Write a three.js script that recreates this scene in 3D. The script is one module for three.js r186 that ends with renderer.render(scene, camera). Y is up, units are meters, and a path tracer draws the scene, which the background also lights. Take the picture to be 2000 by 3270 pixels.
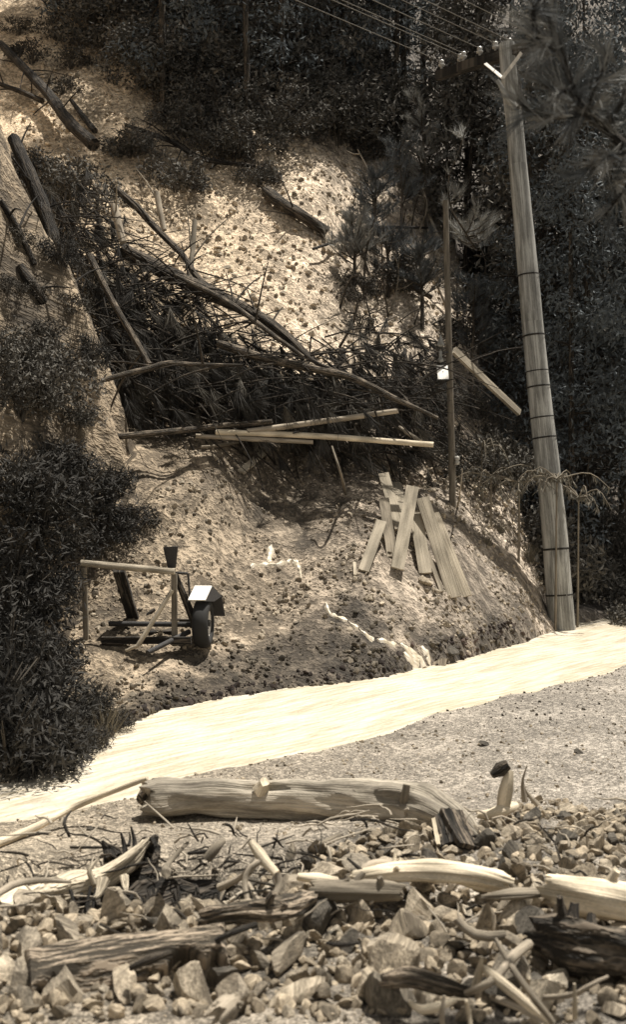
import * as THREE from 'three';
import { mergeGeometries, toCreasedNormals, mergeVertices } from 'three/addons/utils/BufferGeometryUtils.js';
import { ImprovedNoise } from 'three/addons/math/ImprovedNoise.js';

// ------------------------------------------------------------------ camera, sky, sun, exposure
const scene = new THREE.Scene();
const FPX = 3506, HORIZON = 135;                       // focal length and horizon rise in photograph pixels (2000 x 3270)
const camera = new THREE.PerspectiveCamera(50, 627 / 1024, 0.1, 400);
camera.position.set(0, 2.2, 0);
camera.rotation.x = -Math.atan(HORIZON / FPX);
camera.updateMatrixWorld(true);
camera.focus = 13; camera.userData.fStop = 2.7;
const renderer = new THREE.WebGLRenderer({ antialias: true });
renderer.setSize(627, 1024);
renderer.toneMapping = THREE.LinearToneMapping;
renderer.toneMappingExposure = 1.45;
renderer.shadowMap.enabled = true;
{ // pale hazy sky, warm as the old print's tone
  const w = 128, h = 64, data = new Float32Array(w * h * 4);
  for (let j = 0; j < h; j++) for (let i = 0; i < w; i++) {
    const el = (j + 0.5) / h * 2 - 1, k = (j * w + i) * 4;      // -1 down .. 1 up
    const up = Math.max(0, el), b = 0.24 + 0.10 * Math.pow(1 - up, 3);
    data[k] = b; data[k + 1] = b * 0.99; data[k + 2] = b * 0.965; data[k + 3] = 1;
  }
  const t = new THREE.DataTexture(data, w, h, THREE.RGBAFormat, THREE.FloatType);
  t.mapping = THREE.EquirectangularReflectionMapping; t.magFilter = THREE.LinearFilter; t.minFilter = THREE.LinearFilter; t.needsUpdate = true;
  scene.background = t; scene.environment = t; scene.environmentIntensity = 1;
}
const sun = new THREE.DirectionalLight(new THREE.Color().setRGB(1, 0.95, 0.87), 5);
sun.position.set(9, 40, -7); sun.target.position.set(0, 0, -13);      // high, a little behind the slope and to the right
sun.position.add(new THREE.Vector3(0, 0, -13));
sun.castShadow = true; sun.shadow.radius = 1.5; sun.shadow.mapSize.set(4096, 4096);
Object.assign(sun.shadow.camera, { left: -30, right: 30, top: 30, bottom: -30, near: 1, far: 120 });
scene.add(sun, sun.target);

// ------------------------------------------------------------------ helpers
const V = (x, y, z) => new THREE.Vector3(x, y, z);
function RNG(a) { return () => { a |= 0; a = a + 0x6D2B79F5 | 0; let t = Math.imul(a ^ a >>> 15, 1 | a); t = t + Math.imul(t ^ t >>> 7, 61 | t) ^ t; return ((t ^ t >>> 14) >>> 0) / 4294967296; }; }
const rr = RNG(7), R = (a, b, r = rr) => a + (b - a) * r();
const IN = new ImprovedNoise(), n3 = (x, y, z) => IN.noise(x + 31.7, y + 17.3, z + 5.9);
const fbm = (x, y, z, o = 4) => { let s = 0, a = 1, f = 1; for (let i = 0; i < o; i++) { s += a * n3(x * f, y * f, z * f); a *= 0.5; f *= 2.03; } return s; };
const sst = (a, b, t) => { t = Math.min(1, Math.max(0, (t - a) / (b - a))); return t * t * (3 - 2 * t); };
const mix = (a, b, t) => a + (b - a) * t;
const lut = (tab, x) => { if (x <= tab[0][0]) { const [a, b] = tab; return a[1] + (x - a[0]) * (b[1] - a[1]) / (b[0] - a[0]); }
  for (let i = 1; i < tab.length; i++) if (x <= tab[i][0] || i === tab.length - 1) { const a = tab[i - 1], b = tab[i]; return a[1] + (x - a[0]) * (b[1] - a[1]) / (b[0] - a[0]); } };
function P(px, py, d) { return camera.localToWorld(V((px - 1000) / FPX * d, (1635 - py) / FPX * d, -d)); }   // a point of the place at depth d

const used = {};
const numbered = n => { const k = used[n] = (used[n] ?? -1) + 1; return k ? n + '_' + String(k).padStart(3, '0') : n; };
function tag(o, label, category, group) { o.userData.label = label; o.userData.category = category; if (group) o.userData.group = group; return o; }
function thing(name, label, category, pos, group) { const o = new THREE.Group(); o.name = numbered(name); if (pos) o.position.copy(pos); tag(o, label, category, group); scene.add(o); return o; }
function part(name, geo, m, parent, pos) { const o = new THREE.Mesh(geo, m); o.name = name; if (pos) o.position.copy(pos); parent.add(o); return o; }
function solo(name, geo, m, label, category, group) { geo.computeBoundingBox(); const b = geo.boundingBox, c = V((b.min.x + b.max.x) / 2, b.min.y, (b.min.z + b.max.z) / 2);
  geo.translate(-c.x, -c.y, -c.z); const o = new THREE.Mesh(geo, m); o.position.copy(c); o.name = numbered(name); tag(o, label, category, group); scene.add(o); return o; }
function structure(name, geo, m) { const o = new THREE.Mesh(geo, m); o.name = numbered(name); o.userData.kind = 'structure'; scene.add(o); return o; }
function copy(o, label) { const c = o.clone(); c.name = numbered(o.name.replace(/_\d{3}$/, '')); c.userData = { ...o.userData }; if (label) c.userData.label = label; scene.add(c); return c; }

// ------------------------------------------------------------------ procedural textures
function vnoise(n, seed) { const r = RNG(seed), g = Float32Array.from({ length: n * n }, () => r());       // periodic value noise on an n x n lattice
  return (u, v) => { u = (u % 1 + 1) % 1 * n; v = (v % 1 + 1) % 1 * n; const i = Math.floor(u) % n, j = Math.floor(v) % n, i1 = (i + 1) % n, j1 = (j + 1) % n; let a = u - Math.floor(u), b = v - Math.floor(v);
    a = a * a * (3 - 2 * a); b = b * b * (3 - 2 * b); return mix(mix(g[j * n + i], g[j * n + i1], a), mix(g[j1 * n + i], g[j1 * n + i1], a), b); }; }
function tex(size, fn, srgb) { const d = new Uint8Array(size * size * 4);
  for (let j = 0; j < size; j++) for (let i = 0; i < size; i++) { const c = fn(i / size, j / size), k = (j * size + i) * 4; for (let m = 0; m < 3; m++) d[k + m] = Math.max(0, Math.min(255, 255 * (Array.isArray(c) ? c[m] : c))); d[k + 3] = 255; }
  const t = new THREE.DataTexture(d, size, size); t.wrapS = t.wrapT = THREE.RepeatWrapping; t.magFilter = THREE.LinearFilter; t.minFilter = THREE.LinearMipmapLinearFilter; t.generateMipmaps = true; if (srgb) t.colorSpace = THREE.SRGBColorSpace; t.needsUpdate = true; return t; }
const rep = (t, x, y = x) => { const c = t.clone(); c.repeat.set(x, y); c.needsUpdate = true; return c; };
const oct = (seed, list) => { const fs = list.map(([n], i) => vnoise(n, seed + i)); let tot = 0; for (const l of list) tot += l[1]; return (u, v) => { let s = 0; for (let i = 0; i < fs.length; i++) s += list[i][1] * fs[i](u, v); return s / tot; }; };
const ctr = (x, k) => Math.max(0, Math.min(1, 0.5 + (x - 0.5) * k));
const soilF = oct(11, [[6, 1], [14, 1], [34, 1.2], [80, 1.6], [190, 1.2]]);
const soilT = tex(1024, (u, v) => { const a = ctr(soilF(u, v), 3.4); return [0.58 + 0.42 * a, 0.57 + 0.425 * a, 0.55 + 0.43 * a]; }, true);
const soilB = tex(1024, (u, v) => ctr(soilF(u, v), 3));
const sandF = oct(29, [[5, 0.5], [40, 1], [110, 1.6], [256, 1.6]]);
const sandT = tex(1024, (u, v) => { const a = ctr(sandF(u, v), 3); return [0.5 + 0.5 * a, 0.495 + 0.5 * a, 0.485 + 0.5 * a]; }, true);
const sandB = tex(1024, (u, v) => ctr(sandF(u, v), 3));
const aniso = (seed, nx, ny) => { const r = RNG(seed), g = Float32Array.from({ length: nx * ny }, () => r()); return (u, v) => { u = (u % 1 + 1) % 1 * nx; v = (v % 1 + 1) % 1 * ny; const i = Math.floor(u) % nx, j = Math.floor(v) % ny, i1 = (i + 1) % nx, j1 = (j + 1) % ny; let a = u - Math.floor(u), b = v - Math.floor(v); a = a * a * (3 - 2 * a); b = b * b * (3 - 2 * b);
  return mix(mix(g[j * nx + i], g[j * nx + i1], a), mix(g[j1 * nx + i], g[j1 * nx + i1], a), b); }; };
const ga = aniso(3, 60, 4), gb = aniso(4, 140, 9), gc = aniso(5, 22, 3), gd = vnoise(7, 6), ge = vnoise(120, 8);
const grain = (u, v) => { const w = u + 0.012 * Math.sin(6.283 * v) + 0.02 * gd(u, v); return 0.4 * ga(w, v) + 0.32 * gb(w, v) + 0.28 * gc(w, v); };
const woodT = tex(512, (u, v) => { const a = ctr(0.34 * grain(u, v) + 0.46 * gd(u, v) + 0.2 * ge(u, v), 2.6); return [0.74 + 0.26 * a, 0.73 + 0.26 * a, 0.71 + 0.26 * a]; }, true);
const woodB = tex(512, (u, v) => ctr(grain(u, v), 2.0));
const ba = aniso(13, 26, 8), bb = aniso(14, 60, 22), bc = vnoise(90, 15);
const barkF = (u, v) => 0.45 * ba(u + 0.05 * gd(u, v), v) + 0.35 * bb(u, v) + 0.2 * bc(u, v);
const barkT = tex(512, (u, v) => { const a = ctr(barkF(u, v), 3); return [0.36 + 0.64 * a, 0.35 + 0.63 * a, 0.33 + 0.63 * a]; }, true);
const barkB = tex(512, (u, v) => ctr(barkF(u, v), 3));
const stF = oct(41, [[3, 1], [9, 1], [30, 1], [90, 1], [220, 0.8]]);
const stoneT = tex(512, (u, v) => { const a = ctr(stF(u, v), 3); return [0.55 + 0.45 * a, 0.545 + 0.45 * a, 0.53 + 0.45 * a]; }, true);
const poleT = tex(512, (u, v) => { const a = ctr(0.5 * stF(u, v) + 0.25 * ba(u, v * 0.5) + 0.25 * gd(u, v), 2.8); return [0.62 + 0.38 * a, 0.615 + 0.38 * a, 0.6 + 0.38 * a]; }, true);
const stoneB = tex(512, (u, v) => ctr(stF(u, v), 2.6));
const rip = oct(53, [[6, 1], [16, 1], [40, 0.7]]), ripB = tex(512, (u, v) => rip(u * 2, v)), wa = aniso(71, 10, 60), wb = aniso(72, 24, 160), waterT = tex(512, (u, v) => { const a = ctr(0.5 * wa(u, v + 0.02 * Math.sin(6.283 * u)) + 0.3 * wb(u, v) + 0.2 * gd(u, v), 2.4); return [0.86 + 0.14 * a, 0.84 + 0.16 * a, 0.79 + 0.21 * a]; }, true);

// ------------------------------------------------------------------ materials (print-toned browns and greys)
const C = (r, g, b) => new THREE.Color().setRGB(r, g, b);
const mat = (r, g, b, o = {}) => new THREE.MeshStandardMaterial({ color: C(r, g, b), roughness: 0.95, side: THREE.DoubleSide, ...o });
const M = {
  hill: mat(0.88, 0.735, 0.575, { map: rep(soilT, 0.42), bumpMap: rep(soilB, 0.42), bumpScale: 0.022, vertexColors: true }),
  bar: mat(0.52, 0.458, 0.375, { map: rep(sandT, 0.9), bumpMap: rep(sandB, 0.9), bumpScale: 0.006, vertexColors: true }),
  water: mat(0.72, 0.65, 0.535, { roughness: 0.35, map: rep(waterT, 0.35, 0.35), bumpMap: rep(ripB, 0.5, 0.5), bumpScale: 0.03 }),
  bleached: mat(0.82, 0.72, 0.56, { map: woodT, bumpMap: woodB, bumpScale: 0.0022 }),
  drift: mat(0.46, 0.40, 0.32, { map: woodT, bumpMap: woodB, bumpScale: 0.0022 }),
  greyWood: mat(0.27, 0.235, 0.185, { map: woodT, bumpMap: woodB, bumpScale: 0.0022 }),
  bigLog: mat(0.50, 0.445, 0.365, { map: rep(poleT, 1, 0.6), bumpMap: woodB, bumpScale: 0.005 }),
  gnarled: mat(0.86, 0.76, 0.60, { map: rep(woodT, 1, 0.5), bumpMap: rep(barkB, 1, 0.5), bumpScale: 0.012 }),
  slab: mat(0.36, 0.305, 0.235, { map: barkT, bumpMap: barkB, bumpScale: 0.012 }),
  darkWood: mat(0.085, 0.073, 0.058, { map: barkT, bumpMap: barkB, bumpScale: 0.02 }),
  bark: mat(0.15, 0.127, 0.098, { map: barkT, bumpMap: barkB, bumpScale: 0.02 }),
  bark2: mat(0.23, 0.195, 0.15, { map: barkT, bumpMap: barkB, bumpScale: 0.02 }),
  pole: mat(0.44, 0.437, 0.415, { map: rep(poleT, 1, 0.5), bumpMap: rep(barkB, 1, 0.16), bumpScale: 0.003 }),
  post: mat(0.20, 0.175, 0.14, { map: woodT, bumpMap: woodB, bumpScale: 0.004 }),
  plank: mat(0.44, 0.39, 0.31, { map: woodT, bumpMap: woodB, bumpScale: 0.004 }),
  plank2: mat(0.36, 0.315, 0.25, { map: woodT, bumpMap: woodB, bumpScale: 0.004 }),
  plankPale: mat(0.60, 0.53, 0.42, { map: woodT, bumpMap: woodB, bumpScale: 0.004 }),
  white: mat(0.86, 0.82, 0.74, { roughness: 0.6, bumpMap: rep(stoneB, 2), bumpScale: 0.001 }),
  steel: mat(0.75, 0.70, 0.62, { roughness: 0.5, bumpMap: rep(stoneB, 3), bumpScale: 0.001 }),
  iron: mat(0.035, 0.032, 0.03, { roughness: 0.7, bumpMap: rep(stoneB, 3), bumpScale: 0.002 }),
  rubber: mat(0.02, 0.019, 0.018, { roughness: 0.85 }),
  ceramic: mat(0.40, 0.38, 0.34, { roughness: 0.25 }),
  wire: mat(0.16, 0.145, 0.12, { roughness: 0.6 }),
  leaf: mat(1, 1, 1, { vertexColors: true, roughness: 1 }),
  twig: mat(0.10, 0.085, 0.066), twigPale: mat(0.36, 0.31, 0.24),
};
const stoneMats = [[0.52, 0.44, 0.335], [0.42, 0.36, 0.28], [0.62, 0.53, 0.41], [0.30, 0.26, 0.205], [0.14, 0.124, 0.102], [0.72, 0.63, 0.5]].map(c => mat(...c, { map: stoneT, bumpMap: stoneB, bumpScale: 0.004 }));

// ------------------------------------------------------------------ terrain
const FAR = [[-9, 4.4], [-4, 6.4], [-2.16, 7.56], [-1.9, 8.2], [-1.68, 9.0], [-1.35, 9.9], [-0.6, 10.6], [0.63, 11.4], [1.63, 12.4], [2.6, 13.7], [3.6, 15.3], [4.74, 16.6], [9, 21]];
const NEAR = [[-9, 3.2], [-4, 5.6], [-1.94, 6.8], [-1.18, 7.36], [-0.9, 7.87], [-0.47, 8.19], [0.15, 8.69], [0.69, 9.24], [1.27, 10.0], [2.27, 10.97], [3.49, 12.24], [9, 18]];
const clampX = x => Math.max(-11, Math.min(11, x));
const farE = x => { x = clampX(x); return lut(FAR, x) + 0.14 * fbm(x * 1.8, 3, 0, 5); };
const nearE = x => { x = clampX(x); return lut(NEAR, x) + 0.13 * fbm(x * 1.9, 9, 4, 5); };
const midE = x => { x = clampX(x); return (lut(FAR, x) + lut(NEAR, x)) / 2; };
function heightNear(x, d) {
  const t = nearE(x) - d;
  let h = mix(-0.1, 0.05, sst(-0.25, 0.3, t)) + 0.05 * sst(0.2, 3, t);
  const ru = sst(6.9, 5.6, d + 0.35 * n3(x * 0.8, 0, 2) - 0.12 * x);
  h += ru * (0.13 + 0.05 * fbm(x * 2.2, d * 2.2, 1, 3)) + 0.02 * fbm(x * 1.5, d * 1.5, 7, 4);
  h -= 0.42 * Math.exp(-(((x + 0.85) / 0.62) ** 2) - ((d - 5.3) / 0.24) ** 2);           // washed-out hollow under the snag
  h += 0.25 * sst(4.2, 1.5, d) ;
  return h;
}
let onSpur = false;
function heightFar(x, d) {
  const t = d - farE(x);
  const k = sst(-1.0, 1.5, x), t1 = mix(5.4, 2.5, k), tr = d - Math.max(farE(x), 9.9 - 0.5 * sst(-1.6, -4, x)) - mix(0.45, 0.1, k);
  const soft = (t, m) => Math.max(0, m - 0.4 * Math.log(1 + Math.exp((m - t) / 0.4))), q1 = soft(tr, 4.4), q2 = soft(tr, 2.5);
  let ramp = mix(0.26 * q1 + 0.085 * q1 * q1, 0.74 * q2, k);
  ramp -= k ** 4 * 0.5 * sst(t1, t1 + 1.3, tr);
  ramp *= 1 - 0.85 * sst(3.12, 3.45, x + 0.12 * n3(d * 2, 1, 1));
  const rim = 0.07 + 0.05 * n3(x * 2.1, 4, 8);
  let h = mix(-0.1, rim, sst(-0.1, 0.3, t)) + Math.max(0, ramp);
  const dh = mix(16, 19.2, sst(1.5, 4.5, x)) - 0.9 * sst(-2, -4, x);
  const hill = 0.88 * 0.8 * Math.log(1 + Math.exp((d - dh) / 0.8));
  h += Math.min(hill, 24 + 0.1 * hill);
  const far = sst(0.5, 6, t);
  h -= 0.8 * Math.exp(-(((x + 1.9) / 0.8) ** 2) - ((d - 16.2) / 0.9) ** 2);               // gully where the trees came down
  const spur = 2.7 + 2.5 * Math.max(-1.5, Math.min(-2.45 - x, 1.6)) + 0.9 * Math.max(0, -4.05 - x) - 1.25 * Math.max(0, 13.6 - d) - 1.6 * Math.max(0, d - 14.4) + 0.75 * fbm(x * 1.1, d * 0.9, 12, 5) + 0.25 * Math.abs(n3(x * 2.3, d * 2.3, 5));
  onSpur = spur > h + 0.1;
  if (spur > h) h = mix(h, spur, sst(0, 0.5, spur - h));
  h += far * 0.22 * fbm(x * 0.55, d * 0.55, 21, 4) + sst(0.1, 0.6, t) * 0.05 * fbm(x * 2.6, d * 2.6, 33, 4);
  h += sst(14, 18, d) * 0.16 * fbm((x + d * 0.55) * 0.9, d * 0.25, 44, 3);                // slide furrows
  return h;
}
const H = (x, d) => d < midE(x) ? heightNear(x, d) : heightFar(x, d);
const onG = (x, d, lift = 0) => V(x, H(x, d) + lift, -d);
function G(px, py, lift = 0) {                                                             // ground point seen at a photograph pixel
  let a = 3.2, p; for (let d = 3.2; d < 70; d += 0.06) { p = P(px, py, d); if (p.y < H(p.x, -p.z) + lift) { let lo = a, hi = d; for (let i = 0; i < 12; i++) { const m = (lo + hi) / 2; p = P(px, py, m); if (p.y < H(p.x, -p.z) + lift) hi = m; else lo = m; } return P(px, py, hi); } a = d; }
  return p;
}
const xs = []; for (let i = -150; i <= 150; i++) { const u = i / 150; xs.push(3.4 * u + 2.6 * u ** 3 + 54 * u ** 9); }
function sheet(name, rows, dOf, hf, m, colour, uvOf) {
  const pos = [], uv = [], col = [], idx = [], nx = xs.length;
  for (let j = 0; j < rows; j++) for (let i = 0; i < nx; i++) { const x = xs[i], d = dOf(x, j), h = hf(x, d); pos.push(x, h, -d); uv.push(...uvOf(x, d)); col.push(...colour(x, d, h)); }
  for (let j = 0; j < rows - 1; j++) for (let i = 0; i < nx - 1; i++) { const a = j * nx + i, b = a + 1, c = a + nx, e = c + 1; idx.push(a, b, e, a, e, c); }
  const g = new THREE.BufferGeometry(); g.setAttribute('position', new THREE.Float32BufferAttribute(pos, 3)); g.setAttribute('uv', new THREE.Float32BufferAttribute(uv, 2)); g.setAttribute('color', new THREE.Float32BufferAttribute(col, 3)); g.setIndex(idx); g.computeVertexNormals();
  return structure(name, g, m);
}
// leaf litter and dark earth lie in ragged patches over the pale slide soil
const warm = x => { const k = sst(-3, 2.5, x); return [mix(0.955, 1.02, k), mix(0.87, 1.07, k)]; };      // browner earth to the left, greyer to the right
const mud = (x, d) => sst(0.15, -0.25, d - farE(x) - 0.3 - 0.8 * sst(2.0, 0.2, x) + 0.75 * fbm(x * 1.7, d * 2.4, 91, 5)) * sst(2.9, 2.2, x);      // wet dark clods at the foot of the bank
const forestLine = x => 0.5 + lut([[-12, 44], [-7, 31], [-5.92, 27.4], [-5.26, 26], [-4.5, 23.8], [-3.3, 22.6], [-2.4, 22.1], [-1.24, 22.2], [-0.47, 23.4], [0.7, 24.2], [2, 24.4], [3.2, 23], [4.2, 20.5], [9, 18]], x);
const litter = (x, d) => Math.min(1, sst(0.3, 2.0, d - forestLine(x) + 1.5 * fbm(x * 0.7, d * 0.7, 51, 4)) + 0.9 * sst(3.1, 3.5, x + 0.4 * n3(x * 3, d * 3, 2)) * sst(-0.2, 0.4, d - farE(x)));
sheet('ground', 190, (x, j) => { const m = midE(x), u = j / 189; return -14 + (m + 14) * (1 - Math.pow(1 - u, 1.6)); }, heightNear, M.bar, (x, d) => { const wm = warm(x); const q = 0.92 + 0.22 * fbm(x * 1.3, d * 1.3, 3, 4), w = sst(-0.05, 0.1, d - nearE(x)); const ru = sst(6.3, 5.4, d + 0.35 * n3(x * 0.8, 0, 2) - 0.5 * x), a = q * mix(1, 0.9, w) * mix(1, 0.5, ru * sst(-0.35, 0.1, fbm(x * 2.7, d * 2.7, 15, 4))); return [a, a * wm[0], a * wm[1]]; }, (x, d) => [x, d]);  // ragged darkening in the rubble zone paints the shade of gaps between stones
sheet('hillside', 330, (x, j) => { const u = j / 329; return midE(x) + 14 * u + 62 * Math.pow(u, 4); }, heightFar, M.hill, (x, d) => {
  const f = litter(x, d), q = 1 + 0.35 * fbm(x * 0.8, d * 0.8, 61, 4), p = sst(0.12, 0.4, fbm(x * 1.9, d * 1.9, 71, 4)), wm = warm(x); const sp = sst(-2.3, -2.9, x) * sst(11, 12.5, d) * sst(16, 15, d) * sst(-0.35, 0.25, fbm(x * 2.2, d * 2.2, 88, 4)), a = q * mix(1, 0.66, p) * mix(1, 0.3, f) * mix(1, 0.5, sp) * mix(1, 0.36, mud(x, d)) * mix(1, 0.72, sst(-0.05, 0.3, fbm(x * 3.1, d * 3.1, 95, 4)) * sst(16, 15, d)) * mix(0.5, 1, sst(15.2, 16.6, d + 0.9 * fbm(x * 1.5, d * 1.5, 99, 4) + 0.9 * sst(1, 2.4, x))); return [a, a * wm[0] * mix(1, 1.04, f), a * wm[1] * mix(1, 1.12, f)]; }, (x, d) => { const h = heightFar(x, d); return onSpur ? [(x * 1.25 - d * 2.5) / 2.8 + 0.12 * n3(x * 2, d * 2, 3), h * 1.05 + 0.35 * x] : [x, d * 1.25]; });
{ // the milky stream
  const pos = [], uv = [], idx = [], nx = 260, ny = 22;
  for (let i = 0; i < nx; i++) for (let j = 0; j < ny; j++) { const x = -11 + 22 * i / (nx - 1), d = mix(lut(NEAR, x) - 0.5, lut(FAR, x) + 0.5, j / (ny - 1)); pos.push(x, 0.006 * fbm(x * 2 + d, d * 3, 4, 2), -d); uv.push(x * 0.7 + d * 0.7, (d - x) * 1.3); }
  for (let i = 0; i < nx - 1; i++) for (let j = 0; j < ny - 1; j++) { const a = i * ny + j; idx.push(a, a + ny, a + ny + 1, a, a + ny + 1, a + 1); }
  const g = new THREE.BufferGeometry(); g.setAttribute('position', new THREE.Float32BufferAttribute(pos, 3)); g.setAttribute('uv', new THREE.Float32BufferAttribute(uv, 2)); g.setIndex(idx); g.computeVertexNormals(); structure('stream', g, M.water);
}
const wet = [];
function trickle(list, w) {                                                                // thin runs of the same water down the bank
  const pts = list.map(([x, y]) => G(x, y)), c = new THREE.CatmullRomCurve3(pts), n = Math.ceil(c.getLength() / 0.04), pos = [], uv = [], idx = [];
  for (let i = 0; i <= n; i++) { const p = c.getPoint(i / n); wet.push([p.x, -p.z, w * 0.75]); const t = c.getTangent(i / n), s = V(-t.z, 0, t.x).normalize(), ww = w * (0.35 + 1.7 * Math.abs(n3(i * 0.33, list[0][0], 1))) * (i === 0 || i === n ? 0.3 : 1);
    for (let k = -2; k <= 2; k++) { const x = p.x + s.x * ww * k / 2, d = -(p.z + s.z * ww * k / 2) + 0.015 * n3(i * 0.5, k, 3); pos.push(x, H(x, d) + (Math.abs(k) === 2 ? -0.012 : 0.02 + 0.012 * n3(i * 0.9, k * 3, list[0][1])), -d); uv.push(k * ww, i * 0.04); } }
  for (let i = 0; i < n; i++) for (let k = 0; k < 4; k++) { const a = i * 5 + k; idx.push(a, a + 5, a + 6, a, a + 6, a + 1); }
  const g = new THREE.BufferGeometry(); g.setAttribute('position', new THREE.Float32BufferAttribute(pos, 3)); g.setAttribute('uv', new THREE.Float32BufferAttribute(uv, 2)); g.setIndex(idx); g.computeVertexNormals(); structure('water_trickle', g, M.water);
}
trickle([[868, 1745], [862, 1775], [858, 1800]], 0.056); trickle([[800, 1815], [812, 1806], [850, 1803], [880, 1806]], 0.030); trickle([[935, 1790], [955, 1815], [962, 1850]], 0.033);
trickle([[1040, 1928], [1050, 1955], [1080, 1975], [1110, 1985]], 0.046); trickle([[1150, 2012], [1170, 2030], [1195, 2045]], 0.037); trickle([[1275, 2058], [1310, 2085], [1345, 2110], [1370, 2150]], 0.062); trickle([[1345, 2070], [1370, 2095], [1370, 2125]], 0.056);

trickle([[1115, 1990], [1132, 2000], [1148, 2010]], 0.03); trickle([[1205, 2048], [1235, 2052], [1268, 2060]], 0.03); trickle([[1290, 2090], [1320, 2125], [1335, 2160]], 0.05); trickle([[875, 1808], [905, 1800], [930, 1790]], 0.025);
// ------------------------------------------------------------------ shape builders
function logGeo(pts, radii, { seg = 9, rough = 0.16, sc = 5, flat = 1, step = 0.09, cap = 0.3, weather = 0 } = {}) {
  const c = new THREE.CatmullRomCurve3(pts, false, 'centripetal'), L = c.getLength(), n = Math.max(4, Math.min(90, Math.ceil(L / step))), fr = c.computeFrenetFrames(n, false);
  const pos = [], uv = [], idx = [], sd = pts[0].x * 3.1 + pts[0].z * 1.7, ravg = radii.reduce((a, b) => a + b) / radii.length, us = Math.max(1, Math.round(2 * Math.PI * ravg / 0.35));
  for (let i = 0; i <= n; i++) { const t = i / n, p = c.getPointAt(t), q = t * (radii.length - 1), k = Math.min(radii.length - 2, Math.floor(q)), r0 = mix(radii[k], radii[k + 1], q - k);
    for (let j = 0; j <= seg; j++) { const a = j / seg * Math.PI * 2, ca = Math.cos(a), sa = Math.sin(a); let r = r0 * (1 + rough * fbm(ca * 0.9 + sd, sa * 0.9 + t * L * sc * 0.5, t * L * sc * 0.2, 3));
      if (weather) { for (const [c0, wd] of [[1.1, 0.10], [2.6, 0.14], [4.7, 0.1]]) { let da = a - c0 - 0.5 * n3(t * L * 1.1, c0, sd); da = Math.atan2(Math.sin(da), Math.cos(da)); r *= 1 - 0.28 * Math.exp(-((da / wd) ** 2)) * sst(-0.1, 0.25, n3(t * L * 2.3, c0 * 3, sd * 1.7)); } const w1 = n3(ca * 3 + sd, sa * 3, t * L * 1.3), en = Math.min(t, 1 - t) * L; r *= 1 + weather * (0.28 * w1 - 0.45 * Math.max(0, n3(ca * 5, sa * 5 + sd, t * L * 0.8)) + 0.4 * n3(ca + sd * 2, sa, t * L * 5)); r *= 0.86 + 0.14 * sst(0, 0.08, en + 0.05 * n3(ca * 4, sa * 4, sd)); }
      const e = (i === 0 || i === n) ? cap * r0 * n3(ca * 2 + sd, sa * 2, i) : 0; const tg = fr.tangents[i];
      pos.push(p.x + r * (fr.normals[i].x * ca * flat + fr.binormals[i].x * sa) + tg.x * e, p.y + r * (fr.normals[i].y * ca * flat + fr.binormals[i].y * sa) + tg.y * e, p.z + r * (fr.normals[i].z * ca * flat + fr.binormals[i].z * sa) + tg.z * e); uv.push(j / seg * us, t * L * 0.9 + sd); } }
  const w = seg + 1; for (let i = 0; i < n; i++) for (let j = 0; j < seg; j++) { const a = i * w + j; idx.push(a, a + 1, a + w + 1, a, a + w + 1, a + w); }
  for (const [i, s] of [[0, 1], [n, -1]]) { const base = pos.length / 3, p = c.getPointAt(i / n); for (let j = 0; j <= seg; j++) { const o = (i * w + j) * 3; pos.push(pos[o], pos[o + 1], pos[o + 2]); uv.push(0.5 + 0.1 * Math.cos(j), 0.5 + 0.1 * Math.sin(j)); }
    pos.push(p.x, p.y, p.z); uv.push(0.5, 0.5); for (let j = 0; j < seg; j++) s > 0 ? idx.push(base + j + 1, base + j, base + w) : idx.push(base + j, base + j + 1, base + w); }
  const g = new THREE.BufferGeometry(); g.setAttribute('position', new THREE.Float32BufferAttribute(pos, 3)); g.setAttribute('uv', new THREE.Float32BufferAttribute(uv, 2)); g.setIndex(idx); g.computeVertexNormals();
  const N = g.attributes.normal; for (let i = 0; i <= n; i++) { const a = i * w, b = a + seg; const s = V(N.getX(a) + N.getX(b), N.getY(a) + N.getY(b), N.getZ(a) + N.getZ(b)).normalize(); N.setXYZ(a, s.x, s.y, s.z); N.setXYZ(b, s.x, s.y, s.z); }
  return g;
}
function boardGeo(p0, p1, width, thick, facing = V(0, 0, 1), warp = 0.01) {
  const y = p1.clone().sub(p0), L = y.length(); y.normalize(); const x = y.clone().cross(facing).normalize(), z = x.clone().cross(y).normalize();
  const g = new THREE.BoxGeometry(width, L, thick, 3, 8, 1), p = g.attributes.position, u = g.attributes.uv, sd = p0.x * 5 + p0.y * 3;
  for (let i = 0; i < p.count; i++) { const t = p.getY(i) / L + 0.5, end = Math.abs(t - 0.5) > 0.499; let bx = p.getX(i), bz = p.getZ(i) + warp * Math.sin(t * 2.4 + sd) + warp * (bx / width) * (t - 0.5); bx += 0.004 * n3(t * 9, bx * 40, sd); const by = p.getY(i) + (end ? 0.012 * n3(bx * 30, sd, t) : 0);
    u.setXY(i, bx / 0.4 + sd, by * 0.6 + sd);
    const v = p0.clone().add(p1).multiplyScalar(0.5).addScaledVector(x, bx).addScaledVector(y, by).addScaledVector(z, bz); p.setXYZ(i, v.x, v.y, v.z); }
  g.computeVertexNormals(); return g;
}
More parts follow.
